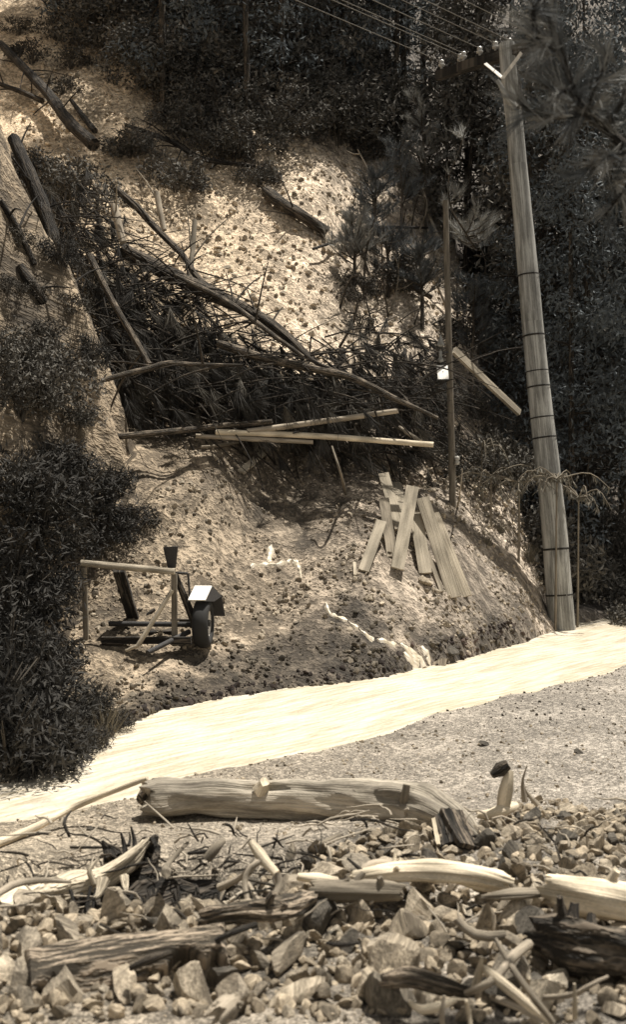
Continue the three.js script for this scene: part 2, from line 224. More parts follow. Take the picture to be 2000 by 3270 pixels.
function stoneGeo(seed, detail = 2, sq = [1, 0.75, 0.9], cuts = 8) {
  const r = RNG(seed * 977 + 5), g = mergeVertices((() => { const q = new THREE.IcosahedronGeometry(1, detail); q.deleteAttribute('uv'); q.deleteAttribute('normal'); return q; })()), p = g.attributes.position, pl = [];
  for (let k = 0; k < cuts; k++) { const n = V(r() - 0.5, r() - 0.5, r() - 0.5).normalize(); pl.push([n, 0.42 + 0.32 * r()]); }
  const v = V(); for (let i = 0; i < p.count; i++) { v.fromBufferAttribute(p, i); v.multiplyScalar(1 + 0.12 * fbm(v.x * 1.2 + seed, v.y * 1.2, v.z * 1.2, 2)); for (const [n, o] of pl) { const e = v.dot(n) - o; if (e > 0) v.addScaledVector(n, -e); } v.multiplyScalar(1 + 0.05 * fbm(v.x * 4 + seed, v.y * 4, v.z * 4, 3)); v.x *= sq[0]; v.y *= sq[1]; v.z *= sq[2]; p.setXYZ(i, v.x, v.y, v.z); }
  const c = toCreasedNormals(g, 0.35), cp = c.attributes.position, uv = []; for (let i = 0; i < cp.count; i++) uv.push(cp.getX(i) * 0.4 + cp.getZ(i) * 0.21 + seed * 0.37, cp.getY(i) * 0.4 + cp.getZ(i) * 0.31); c.setAttribute('uv', new THREE.Float32BufferAttribute(uv, 2)); return c;
}
class Leaves {                                                                             // many small folded leaf faces or thin needles in one geometry
  constructor() { this.p = []; this.c = []; this.i = []; }
  leaf(o, dir, side, len, wid, c, fold = 0.25) { const b = this.p.length / 3, n = dir.clone().cross(side).normalize(), f = fold * wid;
    const mid = o.clone().addScaledVector(dir, len * 0.45), tip = o.clone().addScaledVector(dir, len);
    for (const q of [o, mid.clone().addScaledVector(side, wid / 2).addScaledVector(n, f), tip, mid.clone().addScaledVector(side, -wid / 2).addScaledVector(n, f)]) this.p.push(q.x, q.y, q.z);
    for (let k = 0; k < 4; k++) this.c.push(c[0], c[1], c[2]); this.i.push(b, b + 1, b + 2, b, b + 2, b + 3); }
  needle(o, dir, side, len, wid, c) { const b = this.p.length / 3; for (const q of [o.clone().addScaledVector(side, wid / 2), o.clone().addScaledVector(side, -wid / 2), o.clone().addScaledVector(dir, len)]) this.p.push(q.x, q.y, q.z); for (let k = 0; k < 3; k++) this.c.push(c[0], c[1], c[2]); this.i.push(b, b + 1, b + 2); }
  geo() { const g = new THREE.BufferGeometry(); g.setAttribute('position', new THREE.Float32BufferAttribute(this.p, 3)); g.setAttribute('color', new THREE.Float32BufferAttribute(this.c, 3)); g.setIndex(this.i); g.computeVertexNormals(); return g; }
}
const dirR = r => { const z = 2 * r() - 1, a = 6.2832 * r(), s = Math.sqrt(1 - z * z); return V(s * Math.cos(a), z, s * Math.sin(a)); };
const gz = r => (r() + r() + r() - 1.5) * 1.15;
function clump(L, c, rad, n, len, wid, tone, r, droop = 0.2) { const tn = 0.65 + 0.7 * r(); for (let k = 0; k < n; k++) { const o = c.clone().add(V(gz(r) * rad, gz(r) * rad * 0.75, gz(r) * rad)), d = dirR(r); d.y -= droop; d.normalize(); const s = d.clone().cross(dirR(r)).normalize(), q = tn * (0.7 + 0.6 * r()), l = len * (0.6 + 0.8 * r()); L.leaf(o, d, s, l, wid * (0.7 + 0.6 * r()), [tone[0] * q, tone[1] * q, tone[2] * q]); } }
function tuft(L, c, axis, n, len, wid, tone, r, spread = 0.9) { const tn = 0.7 + 0.6 * r(); for (let k = 0; k < n; k++) { const d = axis.clone().addScaledVector(dirR(r), spread).normalize(), s = d.clone().cross(dirR(r)).normalize(), q = tn * (0.7 + 0.6 * r()); L.needle(c.clone().addScaledVector(axis, R(-0.06, 0.06, r)), d, s, len * (0.7 + 0.5 * r()), wid, [tone[0] * q, tone[1] * q, tone[2] * q]); } }
//@@OBJECTS
const ORD = ['first', 'second', 'third', 'fourth', 'fifth', 'sixth', 'seventh', 'eighth', 'ninth', 'tenth', 'eleventh', 'twelfth', 'thirteenth', 'fourteenth', 'fifteenth', 'sixteenth', 'seventeenth', 'eighteenth', 'nineteenth', 'twentieth'];
// ------------------------------------------------------------------ utility pole with crossarms, and its wires
const lineP = (list, lift = 0) => list.map(a => a.length > 2 ? P(...a) : G(a[0], a[1], lift));
{
  const foot = P(1800, 1985, 15.2); foot.y = -0.15;
  const u = thing('utility_pole', 'tall grey wooden utility pole leaning left beside the white stream', 'utility pole', foot);
  const loc = (x, y, d) => P(x, y, d).sub(foot);
  const axis = [V(0, 0, 0), loc(1793, 1972, 15.2), loc(1773, 1706, 15.25), loc(1750, 1483, 15.3), loc(1720, 1218, 15.35), loc(1683, 820, 15.4), loc(1663, 600, 15.4), loc(1645, 400, 15.4), loc(1630, 270, 15.4), loc(1619, 140, 15.4)];
  part('shaft', logGeo(axis, [0.185, 0.18, 0.172, 0.165, 0.155, 0.148, 0.14, 0.13, 0.12, 0.11], { seg: 18, rough: 0.05, sc: 1.2, step: 0.2, cap: 0.1 }), M.pole, u);
  const cv = new THREE.CatmullRomCurve3(axis, false, 'centripetal');
  const ringAt = (py, rad, h, name, m) => { let best = 0, bd = 1e9; for (let t = 0; t <= 1; t += 0.002) { const p = cv.getPointAt(t).add(foot), q = p.clone().project(camera), y = (1 - q.y) / 2 * 3270; if (Math.abs(y - py) < bd) { bd = Math.abs(y - py); best = t; } }
    const p = cv.getPointAt(best), g = new THREE.CylinderGeometry(rad, rad, h, 20, 1, true); const o = part(name, g, m, u, p); o.quaternion.setFromUnitVectors(V(0, 1, 0), cv.getTangentAt(best)); return o; };
  for (const [y, r, h] of [[880, 0.156, 0.028], [1072, 0.161, 0.034], [1185, 0.165, 0.02], [1235, 0.166, 0.03], [1335, 0.169, 0.025], [1400, 0.172, 0.03], [1900, 0.186, 0.03], [1752, 0.183, 0.04]]) ringAt(y, r, h * 0.7, 'iron_band', M.darkWood);
  const arm = (a, b, s) => part('crossarm', boardGeo(a, b, s, s * 1.15, V(0, 1, 0), 0.002), M.darkWood, u);
  const A0 = loc(1431, 230, 16.1), A1 = loc(1695, 150, 15.2); const off = V(0.14, 0, 0.16).multiplyScalar(1.0);
  arm(A0.clone().add(off), A1.clone().add(off), 0.11); arm(A0.clone().sub(off), A1.clone().sub(off), 0.11);
  const vb = loc(1607, 249, 15.15);
  for (const q of [loc(1551, 203, 15.35), loc(1667, 168, 14.98)]) part('brace', boardGeo(vb, q, 0.045, 0.012, V(0, 0.3, 1), 0.001), M.steel, u);
  part('brace_bracket', logGeo([loc(1590, 255, 15.2), loc(1620, 310, 15.22), loc(1650, 345, 15.25)], [0.03, 0.045, 0.05], { seg: 8 }), M.pole, u);
  part('brace_bracket', logGeo([loc(1660, 255, 15.3), loc(1662, 310, 15.3), loc(1652, 345, 15.25)], [0.02, 0.03, 0.04], { seg: 8 }), M.darkWood, u);
  const ins = new THREE.LatheGeometry([[0, 0], [0.016, 0], [0.018, 0.05], [0.045, 0.06], [0.05, 0.085], [0.028, 0.1], [0.04, 0.115], [0.036, 0.145], [0, 0.16]].map(p => new THREE.Vector2(...p)), 14);
  const tops = [];
  for (const [t, sg] of [[0.06, 1], [0.26, 1], [0.45, 1], [0.06, -1], [0.3, -1], [0.85, 1], [0.9, -1]]) { const p = A0.clone().lerp(A1, t).addScaledVector(off, sg); p.y += 0.06; part('insulator', ins, M.ceramic, u, p); tops.push(p.clone().add(foot).add(V(0, 0.13, 0))); }
  const wl = ['lowest overhead wire crossing the dark forest to the left crossarm end', 'second overhead wire from the left end of the crossarm', 'third overhead wire running up left from the crossarm', 'overhead wire from the far arm tip toward the upper left', 'fifth thin overhead wire above the crossarm', 'overhead wire leaving the crossarm near the pole top', 'overhead wire from the outermost right insulator'];
  tops.forEach((p, i) => { const dir = V(-1, 0, 1).normalize(), q = p.clone().addScaledVector(dir, 16 + i * 0.1); q.y += 0.25; const m = p.clone().lerp(q, 0.5); m.y -= 0.16; const c = new THREE.QuadraticBezierCurve3(p, m, q);
    tag((() => { const o = new THREE.Mesh(new THREE.TubeGeometry(c, 40, 0.006, 5), M.wire); o.name = numbered('overhead_wire'); scene.add(o); return o; })(), wl[i], 'wire', 'overhead wires'); });
}
// ------------------------------------------------------------------ slender post with the white notice
{
  const foot = G(1447, 1612); foot.y -= 0.1; const D = -foot.z + 0.02;
  const u = thing('sign_post', 'slender dark wooden post with a white notice board', 'post', foot), loc = (x, y, d = D) => P(x, y, d).sub(foot);
  part('post', logGeo([V(0, 0, 0), loc(1443, 1400), loc(1436, 1150), loc(1430, 900), loc(1424, 640)], [0.05, 0.047, 0.044, 0.042, 0.038], { seg: 10, rough: 0.06, step: 0.2 }), M.post, u);
  const c = loc(1415, 1190, D - 0.13), b = part('notice', new THREE.BoxGeometry(0.15, 0.25, 0.02), M.white, u, c); b.rotation.x = -0.62;
  part('rim', new THREE.BoxGeometry(0.15, 0.012, 0.03), M.iron, b, V(0, -0.1325, 0));
  part('nail', new THREE.CylinderGeometry(0.006, 0.006, 0.006, 8).rotateX(Math.PI / 2), M.iron, b, V(0.004, 0.01, 0.0125));
  part('lamp_hood', new THREE.LatheGeometry([[0, 0.17], [0.012, 0.165], [0.03, 0.09], [0.055, 0.03], [0.05, 0.02], [0.02, 0.0], [0, 0]].map(p => new THREE.Vector2(...p)), 14), M.pole, u, loc(1408, 1108, D - 0.05));
  part('lamp_neck', new THREE.LatheGeometry([[0, 0], [0.045, 0.01], [0.04, 0.05], [0.022, 0.07], [0.022, 0.16], [0, 0.16]].map(p => new THREE.Vector2(...p)), 12), M.pole, u, loc(1408, 1158, D - 0.05));
  part('notice_arm', boardGeo(loc(1418, 1175, D - 0.09), loc(1436, 1178, D - 0.02), 0.02, 0.02), M.iron, u);
  part('bracket', boardGeo(loc(1408, 1125, D - 0.04), loc(1434, 1125, D - 0.02), 0.02, 0.02), M.iron, u);
  part('insulator', new THREE.LatheGeometry([[0, -0.06], [0.035, -0.055], [0.035, -0.01], [0.022, 0], [0.04, 0.02], [0.03, 0.06], [0, 0.065]].map(p => new THREE.Vector2(...p)), 14), M.ceramic, u, loc(1461, 1471, D - 0.05));
  part('insulator_pin', boardGeo(loc(1443, 1478, D - 0.02), loc(1460, 1478, D - 0.05), 0.015, 0.015), M.iron, u);
}
// ------------------------------------------------------------------ boards thrown on the bank
function plank(list, w, th, m, label, face = V(0, 0.5, 1), group) { const [a, b] = list; return solo('plank', boardGeo(a, b, w, th, face), m, label, 'plank', group); }
{
  const px = (x, y, lift) => G(x, y, lift);
  const rows = [ // top pixel, rise of the top end, bottom pixel, width, label
    [1219, 1665, 1162, 1822, 0.13, M.plank, 'short leftmost plank of the splayed plank heap', 0.10, 0.03],
    [1227, 1591, 1254, 1778, 0.13, M.plank2, 'plank under the crossing boards, second from the left in the heap', 0.05, 0.02],
    [1225, 1510, 1280, 1690, 0.14, M.plank, 'plank leaning right that reaches highest in the heap', 0.16, 0.10],
    [1268, 1540, 1286, 1640, 0.12, M.plank, 'short board tucked behind the highest plank of the heap', 0.10, 0.05],
    [1319, 1553, 1270, 1817, 0.16, M.plank, 'broad plank leaning left across the middle of the heap', 0.22, 0.09],
    [1327, 1630, 1360, 1832, 0.16, M.plank, 'plank to the right of the crossing pair, ending at a stone', 0.08, 0.04],
    [1350, 1590, 1452, 1908, 0.17, M.plank, 'longest plank lying down the right side of the heap', 0.12, 0.05],
    [1385, 1640, 1490, 1905, 0.15, M.plankPale, 'rightmost pale plank of the heap lying on gravel', 0.06, 0.02],
    [1352, 1720, 1412, 1890, 0.05, M.plank2, 'narrow dark edged batten between the two right planks', 0.05, 0.02]];
  for (const [x0, y0, x1, y1, w, m, label, l0, l1] of rows) { const b = px(x1, y1, l1), a0 = px(x0, y0, 0); const a = P(x0, y0, Math.min(-a0.z - l0, -b.z + 0.5 + l0)); plank([a, b], w, 0.028, m, label, V(0, 0.55, 1), 'planks splayed on the bank'); }
  plank([px(1133, 1795, 0.05), px(1134, 1838, 0.02)], 0.035, 0.02, M.plankPale, 'tiny pale upright stake left of the plank heap');
  plank([px(845, 1439, 0.08), px(770, 1508, 0.03)], 0.10, 0.03, M.plankPale, 'short pale board lying alone below the crossed poles', V(0, 0.8, 1));
  plank([px(735, 1372, 0.1), px(792, 1372, 0.06)], 0.14, 0.02, M.plank2, 'triangular grey board scrap behind the crossed poles', V(0, 0.3, 1));
  plank([P(1450, 1118, 15.6), P(1662, 1318, 16.2)], 0.11, 0.05, M.plank, 'long plank slanting down from the post to the utility pole', V(0, 0.7, 1));
}
// ------------------------------------------------------------------ trailer with the wooden rack
{
  const foot = G(470, 2072), u = thing('trailer', 'small old trailer with a wooden rack and white mudguard', 'trailer', foot); u.rotation.y = -0.07;
  const S = 3506 / -foot.z, X = px => (px - 470) / S, Y = py => (2072 - py) / S;
  const g = (x0, y0, z0, x1, y1, z1, r0, r1 = r0, o = {}) => logGeo([V(X(x0), Y(y0), z0), V((X(x0) + X(x1)) / 2, (Y(y0) + Y(y1)) / 2, (z0 + z1) / 2), V(X(x1), Y(y1), z1)], [r0, r1], { seg: 8, rough: 0.05, step: 0.2, ...o });
  part('crossbar', g(255, 1797, 0.0, 562, 1822, 0.02, 0.036, 0.034), M.plank, u);
  part('crossbar_tip', g(562, 1828, -0.05, 600, 1830, -0.05, 0.014), M.iron, u);
  part('rack_post', boardGeo(V(X(560), Y(2060), 0.0), V(X(558), Y(1830), 0.0), 0.055, 0.05), M.post, u);
  part('rack_post', boardGeo(V(X(396), Y(2040), -0.55), V(X(370), Y(1822), -0.12), 0.12, 0.05), M.darkWood, u);
  part('rack_post', boardGeo(V(X(272), Y(2060), 0.02), V(X(266), Y(1812), 0.02), 0.05, 0.04), M.greyWood, u);
  part('leaning_stanchion', g(620, 1995, -0.1, 556, 1828, -0.06, 0.045, 0.03), M.darkWood, u);
  { const q = new THREE.CylinderGeometry(0.105, 0.055, 0.22, 4, 1); q.rotateY(Math.PI / 4); q.scale(1, 1, 0.35); q.rotateZ(0.06); part('stanchion_head', q, M.iron, u, V(X(547), Y(1778), -0.04)); }
  part('diagonal_brace', g(556, 1880, 0.06, 456, 2050, 0.22, 0.022, 0.024), M.plankPale, u);
  part('brace_foot', g(456, 2050, 0.22, 418, 2066, 0.25, 0.022, 0.014), M.plankPale, u);
  for (const [z, y] of [[-0.5, 2010], [0.1, 2042]]) part('frame_rail', boardGeo(V(X(330), Y(y), z), V(X(620), Y(y - 4), z), 0.07, 0.06, V(0, 0, 1)), M.darkWood, u);
  part('deck_plank', boardGeo(V(X(350), Y(2030), -0.3), V(X(545), Y(2028), -0.3), 0.14, 0.03, V(0, 1, 0.2)), M.darkWood, u);
  part('deck_plank', boardGeo(V(X(400), Y(2005), -0.5), V(X(455), Y(1972), -0.62), 0.06, 0.03, V(0, 1, 0.2)), M.darkWood, u);
  part('axle', g(330, 2000, -0.18, 645, 2000, -0.18, 0.028), M.iron, u);
  part('tow_bar', g(600, 2020, -0.1, 500, 2062, 0.42, 0.03, 0.026), M.iron, u);
  const wheel = new THREE.Group(); wheel.name = 'wheel'; wheel.position.set(X(642), 0.245, -0.18); u.add(wheel);
  const prof = [[0.135, -0.07], [0.2, -0.085], [0.235, -0.07], [0.25, -0.035], [0.253, 0], [0.25, 0.035], [0.235, 0.07], [0.2, 0.085], [0.135, 0.07], [0.135, -0.07]].map(p => new THREE.Vector2(...p));
  part('tyre', new THREE.LatheGeometry(prof, 40).rotateZ(-Math.PI / 2), M.rubber, wheel);
  part('rim', new THREE.LatheGeometry([[0, 0.02], [0.05, 0.025], [0.06, 0.04], [0.1, 0.025], [0.125, 0.05], [0.148, 0.072], [0.15, 0.06], [0.13, -0.06], [0, -0.06]].map(p => new THREE.Vector2(...p)), 32).rotateZ(-Math.PI / 2), M.steel, wheel);
  part('hub', new THREE.CylinderGeometry(0.03, 0.035, 0.05, 14).rotateZ(Math.PI / 2), M.iron, wheel, V(0.05, 0, 0));
  for (let k = 0; k < 5; k++) part('wheel_nut', new THREE.CylinderGeometry(0.009, 0.009, 0.02, 6).rotateZ(Math.PI / 2), M.iron, wheel, V(0.042, 0.07 * Math.cos(k * 1.2566), 0.07 * Math.sin(k * 1.2566)));
  // mudguard: three bent plates over the wheel
  const fx = X(642), panel = (name, pts, m) => { const q = new THREE.BufferGeometry(), t = 0.012; const a = pts.map(p => V(...p)), n = a[1].clone().sub(a[0]).cross(a[2].clone().sub(a[0])).normalize().multiplyScalar(t), v = [...a, ...a.map(p => p.clone().add(n))]; q.setAttribute('position', new THREE.Float32BufferAttribute(v.flatMap(p => [p.x, p.y, p.z]), 3)); q.setAttribute('uv', new THREE.Float32BufferAttribute(v.flatMap(p => [p.x, p.z]), 2)); q.setIndex([0, 1, 2, 0, 2, 3, 4, 6, 5, 4, 7, 6, 0, 4, 5, 0, 5, 1, 1, 5, 6, 1, 6, 2, 2, 6, 7, 2, 7, 3, 3, 7, 4, 3, 4, 0]); const f = q.toNonIndexed(); f.computeVertexNormals(); return part(name, f, m, u); };
  const x0 = fx - 0.095, x1 = fx + 0.085, zc = -0.18;
  panel('mudguard_top', [[x0 - 0.03, 0.50, zc + 0.17], [x1 - 0.03, 0.50, zc + 0.17], [x1, 0.62, zc - 0.06], [x0, 0.62, zc - 0.06]], M.white);
  panel('mudguard_rear', [[x0, 0.618, zc - 0.066], [x1, 0.618, zc - 0.066], [x1 + 0.07, 0.5, zc - 0.22], [x0 + 0.05, 0.5, zc - 0.22]], M.iron);
  panel('mudguard_skirt', [[x1 - 0.026, 0.495, zc + 0.17], [x1 + 0.004, 0.615, zc - 0.06], [x1 + 0.075, 0.5, zc - 0.22], [x1 + 0.03, 0.47, zc - 0.02]], M.iron);
  panel('mudguard_tail', [[x0 + 0.05, 0.497, zc - 0.224], [x1 + 0.075, 0.497, zc - 0.224], [x1 + 0.1, 0.28, zc - 0.3], [x0 + 0.07, 0.28, zc - 0.3]], M.iron);
  part('mudguard_stay', g(600, 1830, -0.06, 604, 1920, -0.1, 0.012), M.iron, u);
}
// ------------------------------------------------------------------ fallen trunks and poles on the slide
function fallen(name, list, radii, m, label, o = {}, group) { const pts = lineP(list, o.lift ?? 0.06); return solo(name, logGeo(pts, radii, o), m, label, 'log', group); }
const FT = (list, radii, m, label, o = {}) => {                                            // a fallen tree: trunk with snapped side branches
  radii = radii.map(q => q * 1.15); const pts = lineP(list.map(a => a.length > 2 ? [a[0], a[1], a[2] - 0.45] : a), o.lift ?? 0.1), foot = pts[pts.length - 1].clone(), u = thing('fallen_tree', label, 'fallen tree', foot), r = RNG(Math.round(list[0][0] * 3 + list[0][1]));
  const q = pts.map(p => p.clone().sub(foot)); part('trunk', logGeo(q, radii, o), m, u); const c = new THREE.CatmullRomCurve3(q, false, 'centripetal');
  for (let k = 0; k < (o.branches ?? 7); k++) { const t = 0.08 + 0.85 * r(), p = c.getPointAt(t), d = dirR(r); d.addScaledVector(c.getTangentAt(t), o.lean ?? -0.6).normalize(); const L = 0.35 + 0.8 * r(), e = p.clone().addScaledVector(d, L), mm = p.clone().addScaledVector(d, L * 0.5).add(V(0, 0.06 * L, 0)); part('branch', logGeo([p, mm, e], [0.018, 0.012, 0.006], { seg: 5, step: 0.15 }), o.bm ?? m, u); }
  return u;
};
FT([[395, 800, 17.2], [551, 880, 16.8], [663, 933, 16.3], [790, 992, 15.9], [896, 1059, 15.5], [1000, 1150, 15.2]], [0.1, 0.1, 0.095, 0.085, 0.07, 0.03], M.bark, 'thick dark fallen trunk slanting down across the brush heap', { seg: 12 });
FT([[371, 604, 18], [431, 657, 17.7], [498, 730, 17.4], [584, 816, 17], [637, 893, 16.6], [750, 960, 16.1], [863, 1032, 15.5], [936, 1092, 15.2], [1000, 1152, 15], [1120, 1202, 14.8]], [0.05, 0.048, 0.045, 0.042, 0.04, 0.036, 0.032, 0.03, 0.025, 0.02], M.bark, 'long thin fallen stem lying across the thick dark trunk', { branches: 9, seg: 8 });
FT([[700, 1098, 15.4], [830, 1140, 15.1], [1000, 1178, 14.9], [1120, 1204, 14.8], [1259, 1271, 14.6], [1332, 1304, 14.5], [1400, 1335, 14.4]], [0.05, 0.055, 0.05, 0.045, 0.04, 0.03, 0.018], M.bark2, 'pale grey fallen stem pointing toward the slender post', { branches: 4 });
FT([[285, 815, 15.6], [358, 960, 15.2], [411, 1050, 15], [478, 1165, 14.7]], [0.04, 0.038, 0.034, 0.03], M.bark2, 'pale straight stem leaning in the dark gully', { branches: 2 });
FT([[20, 1295, 13.2], [195, 1245, 13.6], [265, 1232, 14], [378, 1200, 14.2], [478, 1175, 14.4], [530, 1160, 14.5], [620, 1164, 14.6], [776, 1166, 14.8]], [0.016, 0.02, 0.022, 0.028, 0.035, 0.03, 0.024, 0.014], M.bark2, 'crooked branch lying level across the dark gully', { branches: 8 });
FT([[0, 140], [150, 296], [230, 400], [300, 462]], [0.07, 0.085, 0.1, 0.11], M.darkWood, 'dark bare trunk leaning at the upper left corner', { branches: 10, lift: 0.45, lean: 0.2 });
FT([[-20, 262], [60, 290], [134, 322]], [0.035, 0.045, 0.05], M.darkWood, 'short black trunk poking in at the upper left edge', { branches: 2, lift: 0.3 });
FT([[228, 322], [262, 368], [302, 418]], [0.04, 0.05, 0.055], M.darkWood, 'short dark log beside the leaning upper left trunk', { branches: 1, lift: 0.15 });
FT([[0, 640], [60, 740], [110, 845]], [0.03, 0.032, 0.03], M.darkWood, 'thin dark stem lying down the left spur', { branches: 3, lift: 0.08 });
FT([[40, 440, 15.4], [110, 600, 15.1], [165, 760, 14.9], [205, 900, 14.7], [240, 985, 14.5]], [0.07, 0.09, 0.1, 0.1, 0.08], M.darkWood, 'thick black trunk hanging down the edge of the left spur', { branches: 9 });
FT([[60, 850], [95, 900], [140, 965]], [0.05, 0.06, 0.05], M.darkWood, 'short dark log on the left spur below the thin stem', { branches: 1, lift: 0.04 });
FT([[400, 398], [544, 451], [637, 504], [816, 531]], [0.03, 0.04, 0.045, 0.03], M.darkWood, 'long dark stem lying along the lower edge of the forest', { branches: 10, lift: 0.25 });
FT([[850, 612], [910, 655], [970, 692], [1045, 742]], [0.1, 0.1, 0.095, 0.085], M.bark, 'stout dark log at the right side of the pale slide', { branches: 5, lift: 0.2, seg: 12 });
FT([[1000, 795], [1090, 765], [1200, 728], [1290, 726], [1385, 728]], [0.02, 0.028, 0.03, 0.026, 0.016], M.darkWood, 'thin dark branch lying level among the pine saplings', { branches: 6, lift: 0.3 });
FT([[465, 120], [564, 192], [664, 300], [735, 405]], [0.06, 0.07, 0.07, 0.06], M.bark2, 'grey trunk slid down inside the dark forest', { branches: 5, lift: 0.6 });
FT([[590, 190], [620, 290], [650, 375]], [0.05, 0.06, 0.05], M.bark, 'short forest trunk leaning beside the slid grey one', { branches: 3, lift: 0.6 });
FT([[800, 260], [850, 330], [900, 385]], [0.07, 0.07, 0.05], M.bark2, 'pale leaning trunk at the edge of the dark forest', { branches: 4, lift: 0.5 });
FT([[365, 660, 17], [378, 715, 16.8], [392, 775, 16.7]], [0.05, 0.05, 0.045], M.drift, 'short pale upright stem at the top of the brush heap', { branches: 1 });
FT([[500, 615, 17.4], [510, 670, 17.3], [525, 735, 17.2]], [0.04, 0.04, 0.035], M.drift, 'pale stake standing behind the long thin stem', { branches: 1 });
FT([[622, 705, 17.6], [613, 820, 17.3], [597, 965, 16.9]], [0.035, 0.035, 0.03], M.greyWood, 'tall thin bare stem upright against the pale slide', { branches: 3 });
FT([[1288, 852], [1340, 858], [1412, 862]], [0.05, 0.05, 0.045], M.drift, 'pale level log end behind the slender post', { branches: 1, lift: 0.2 });
FT([[1362, 660], [1385, 720], [1412, 782]], [0.03, 0.03, 0.03], M.drift, 'thin pale stem leaning left of the slender post', { branches: 1, lift: 0.3 });
FT([[560, 880, 16], [720, 960, 15.6], [900, 1090, 15], [970, 1140, 14.9]], [0.03, 0.035, 0.03, 0.02], M.bark2, 'thin grey stem parallel below the thick dark trunk', { branches: 6 });
FT([[1230, 870], [1300, 905], [1380, 950]], [0.06, 0.06, 0.04], M.bark2, 'grey log slanting behind the post above its notice', { branches: 3, lift: 0.2 });
{ // bare bent saplings and snapped stems standing among the pines
  const r = RNG(2024), st = []; for (let k = 0; k < 26; k++) { const x = R(1040, 1640, r), y = R(640, 1120, r), g = G(x, y), d = -g.z, h = R(150, 330, r), lx = R(-110, 90, r), bow = R(-45, 45, r), w = R(0.014, 0.034, r), u = thing('bare_sapling', '', 'sapling', g, 'bare saplings right of the slide'), L = (a, c) => P(a, c, d - 0.1).sub(g), q = [V(0, -0.15, 0), L(x + lx * 0.35 + bow, y - h * 0.35), L(x + lx * 0.7 + bow, y - h * 0.7), L(x + lx, y - h)], m = k % 3 ? M.bark2 : M.greyWood; part('stem', logGeo(q, [w, w * 0.85, w * 0.65, w * 0.3], { seg: 6, step: 0.15 }), m, u); const c = new THREE.CatmullRomCurve3(q, false, 'centripetal');
    for (let j = 0; j < 4; j++) { const t = R(0.3, 0.95, r), p = c.getPointAt(t), dd = dirR(r); dd.y = Math.abs(dd.y) * 0.7; const e = p.clone().addScaledVector(dd, R(0.2, 0.6, r)); part('branch', logGeo([p, p.clone().lerp(e, 0.5).add(V(0, -0.03, 0)), e], [w * 0.45, w * 0.35, w * 0.15], { seg: 5, step: 0.15 }), m, u); } st.push(u); }
  const xOf = z => z.position.clone().project(camera).x; st.sort((a, c) => xOf(a) - xOf(c)).forEach((z, i) => { z.userData.label = i < 13 ? `bare sapling between the pale slide and the slender post, ${ORD[i]} from the left` : `bare sapling near the slender post and utility pole, ${ORD[25 - i]} from the right`; });
}
fallen('fallen_pole', [[255, 1406, 13.5], [560, 1376, 13.9], [670, 1364, 14.25], [870, 1346, 14.25]], [0.042, 0.042, 0.04, 0.036], M.bark2, 'long barked pole lying left of the crossed poles', { rough: 0.07 }, 'poles lying on the bank');
fallen('fallen_pole', [[790, 1378, 14.25], [1000, 1350, 14.25], [1272, 1312, 14.25]], [0.04, 0.038, 0.034], M.drift, 'pole rising to the right behind the white pole', { rough: 0.06 }, 'poles lying on the bank');
fallen('fallen_pole', [[690, 1380, 14.25], [1000, 1392, 14.25], [1385, 1420, 14.1]], [0.042, 0.04, 0.036], M.bleached, 'white peeled pole in front of the crossed poles', { rough: 0.05 }, 'poles lying on the bank');
fallen('fallen_pole', [[625, 1392, 14.25], [760, 1400, 14.25], [1000, 1412, 14.25]], [0.03, 0.032, 0.028], M.drift, 'thinner pole just under the white peeled pole', { rough: 0.06 }, 'poles lying on the bank');
fallen('fallen_pole', [[640, 1428], [690, 1424], [760, 1412]], [0.02, 0.024, 0.02], M.drift, 'short stick lying below the crossed poles', { rough: 0.06, lift: 0.05 }, 'poles lying on the bank');
fallen('fallen_pole', [[1275, 1365, 14.9], [1345, 1410, 14.6]], [0.03, 0.026], M.drift, 'short pole end meeting the white pole near the post', { rough: 0.06 }, 'poles lying on the bank');
fallen('stump', [[950, 1452], [951, 1400, 14.6], [953, 1345, 14.6]], [0.06, 0.055, 0.05], M.darkWood, 'black upright stump behind the white peeled pole', { lift: -0.05 });
fallen('upright_stick', [[1105, 1580], [1085, 1500, 13.6], [1060, 1425, 13.8]], [0.02, 0.018, 0.012], M.greyWood, 'bare leaning stick left of the plank heap', { lift: -0.03 });
fallen('upright_stick', [[1462, 1620], [1472, 1560, 14.3], [1478, 1495, 14.3]], [0.014, 0.012, 0.008], M.drift, 'thin pale stick standing right of the slender post', { lift: -0.03 });
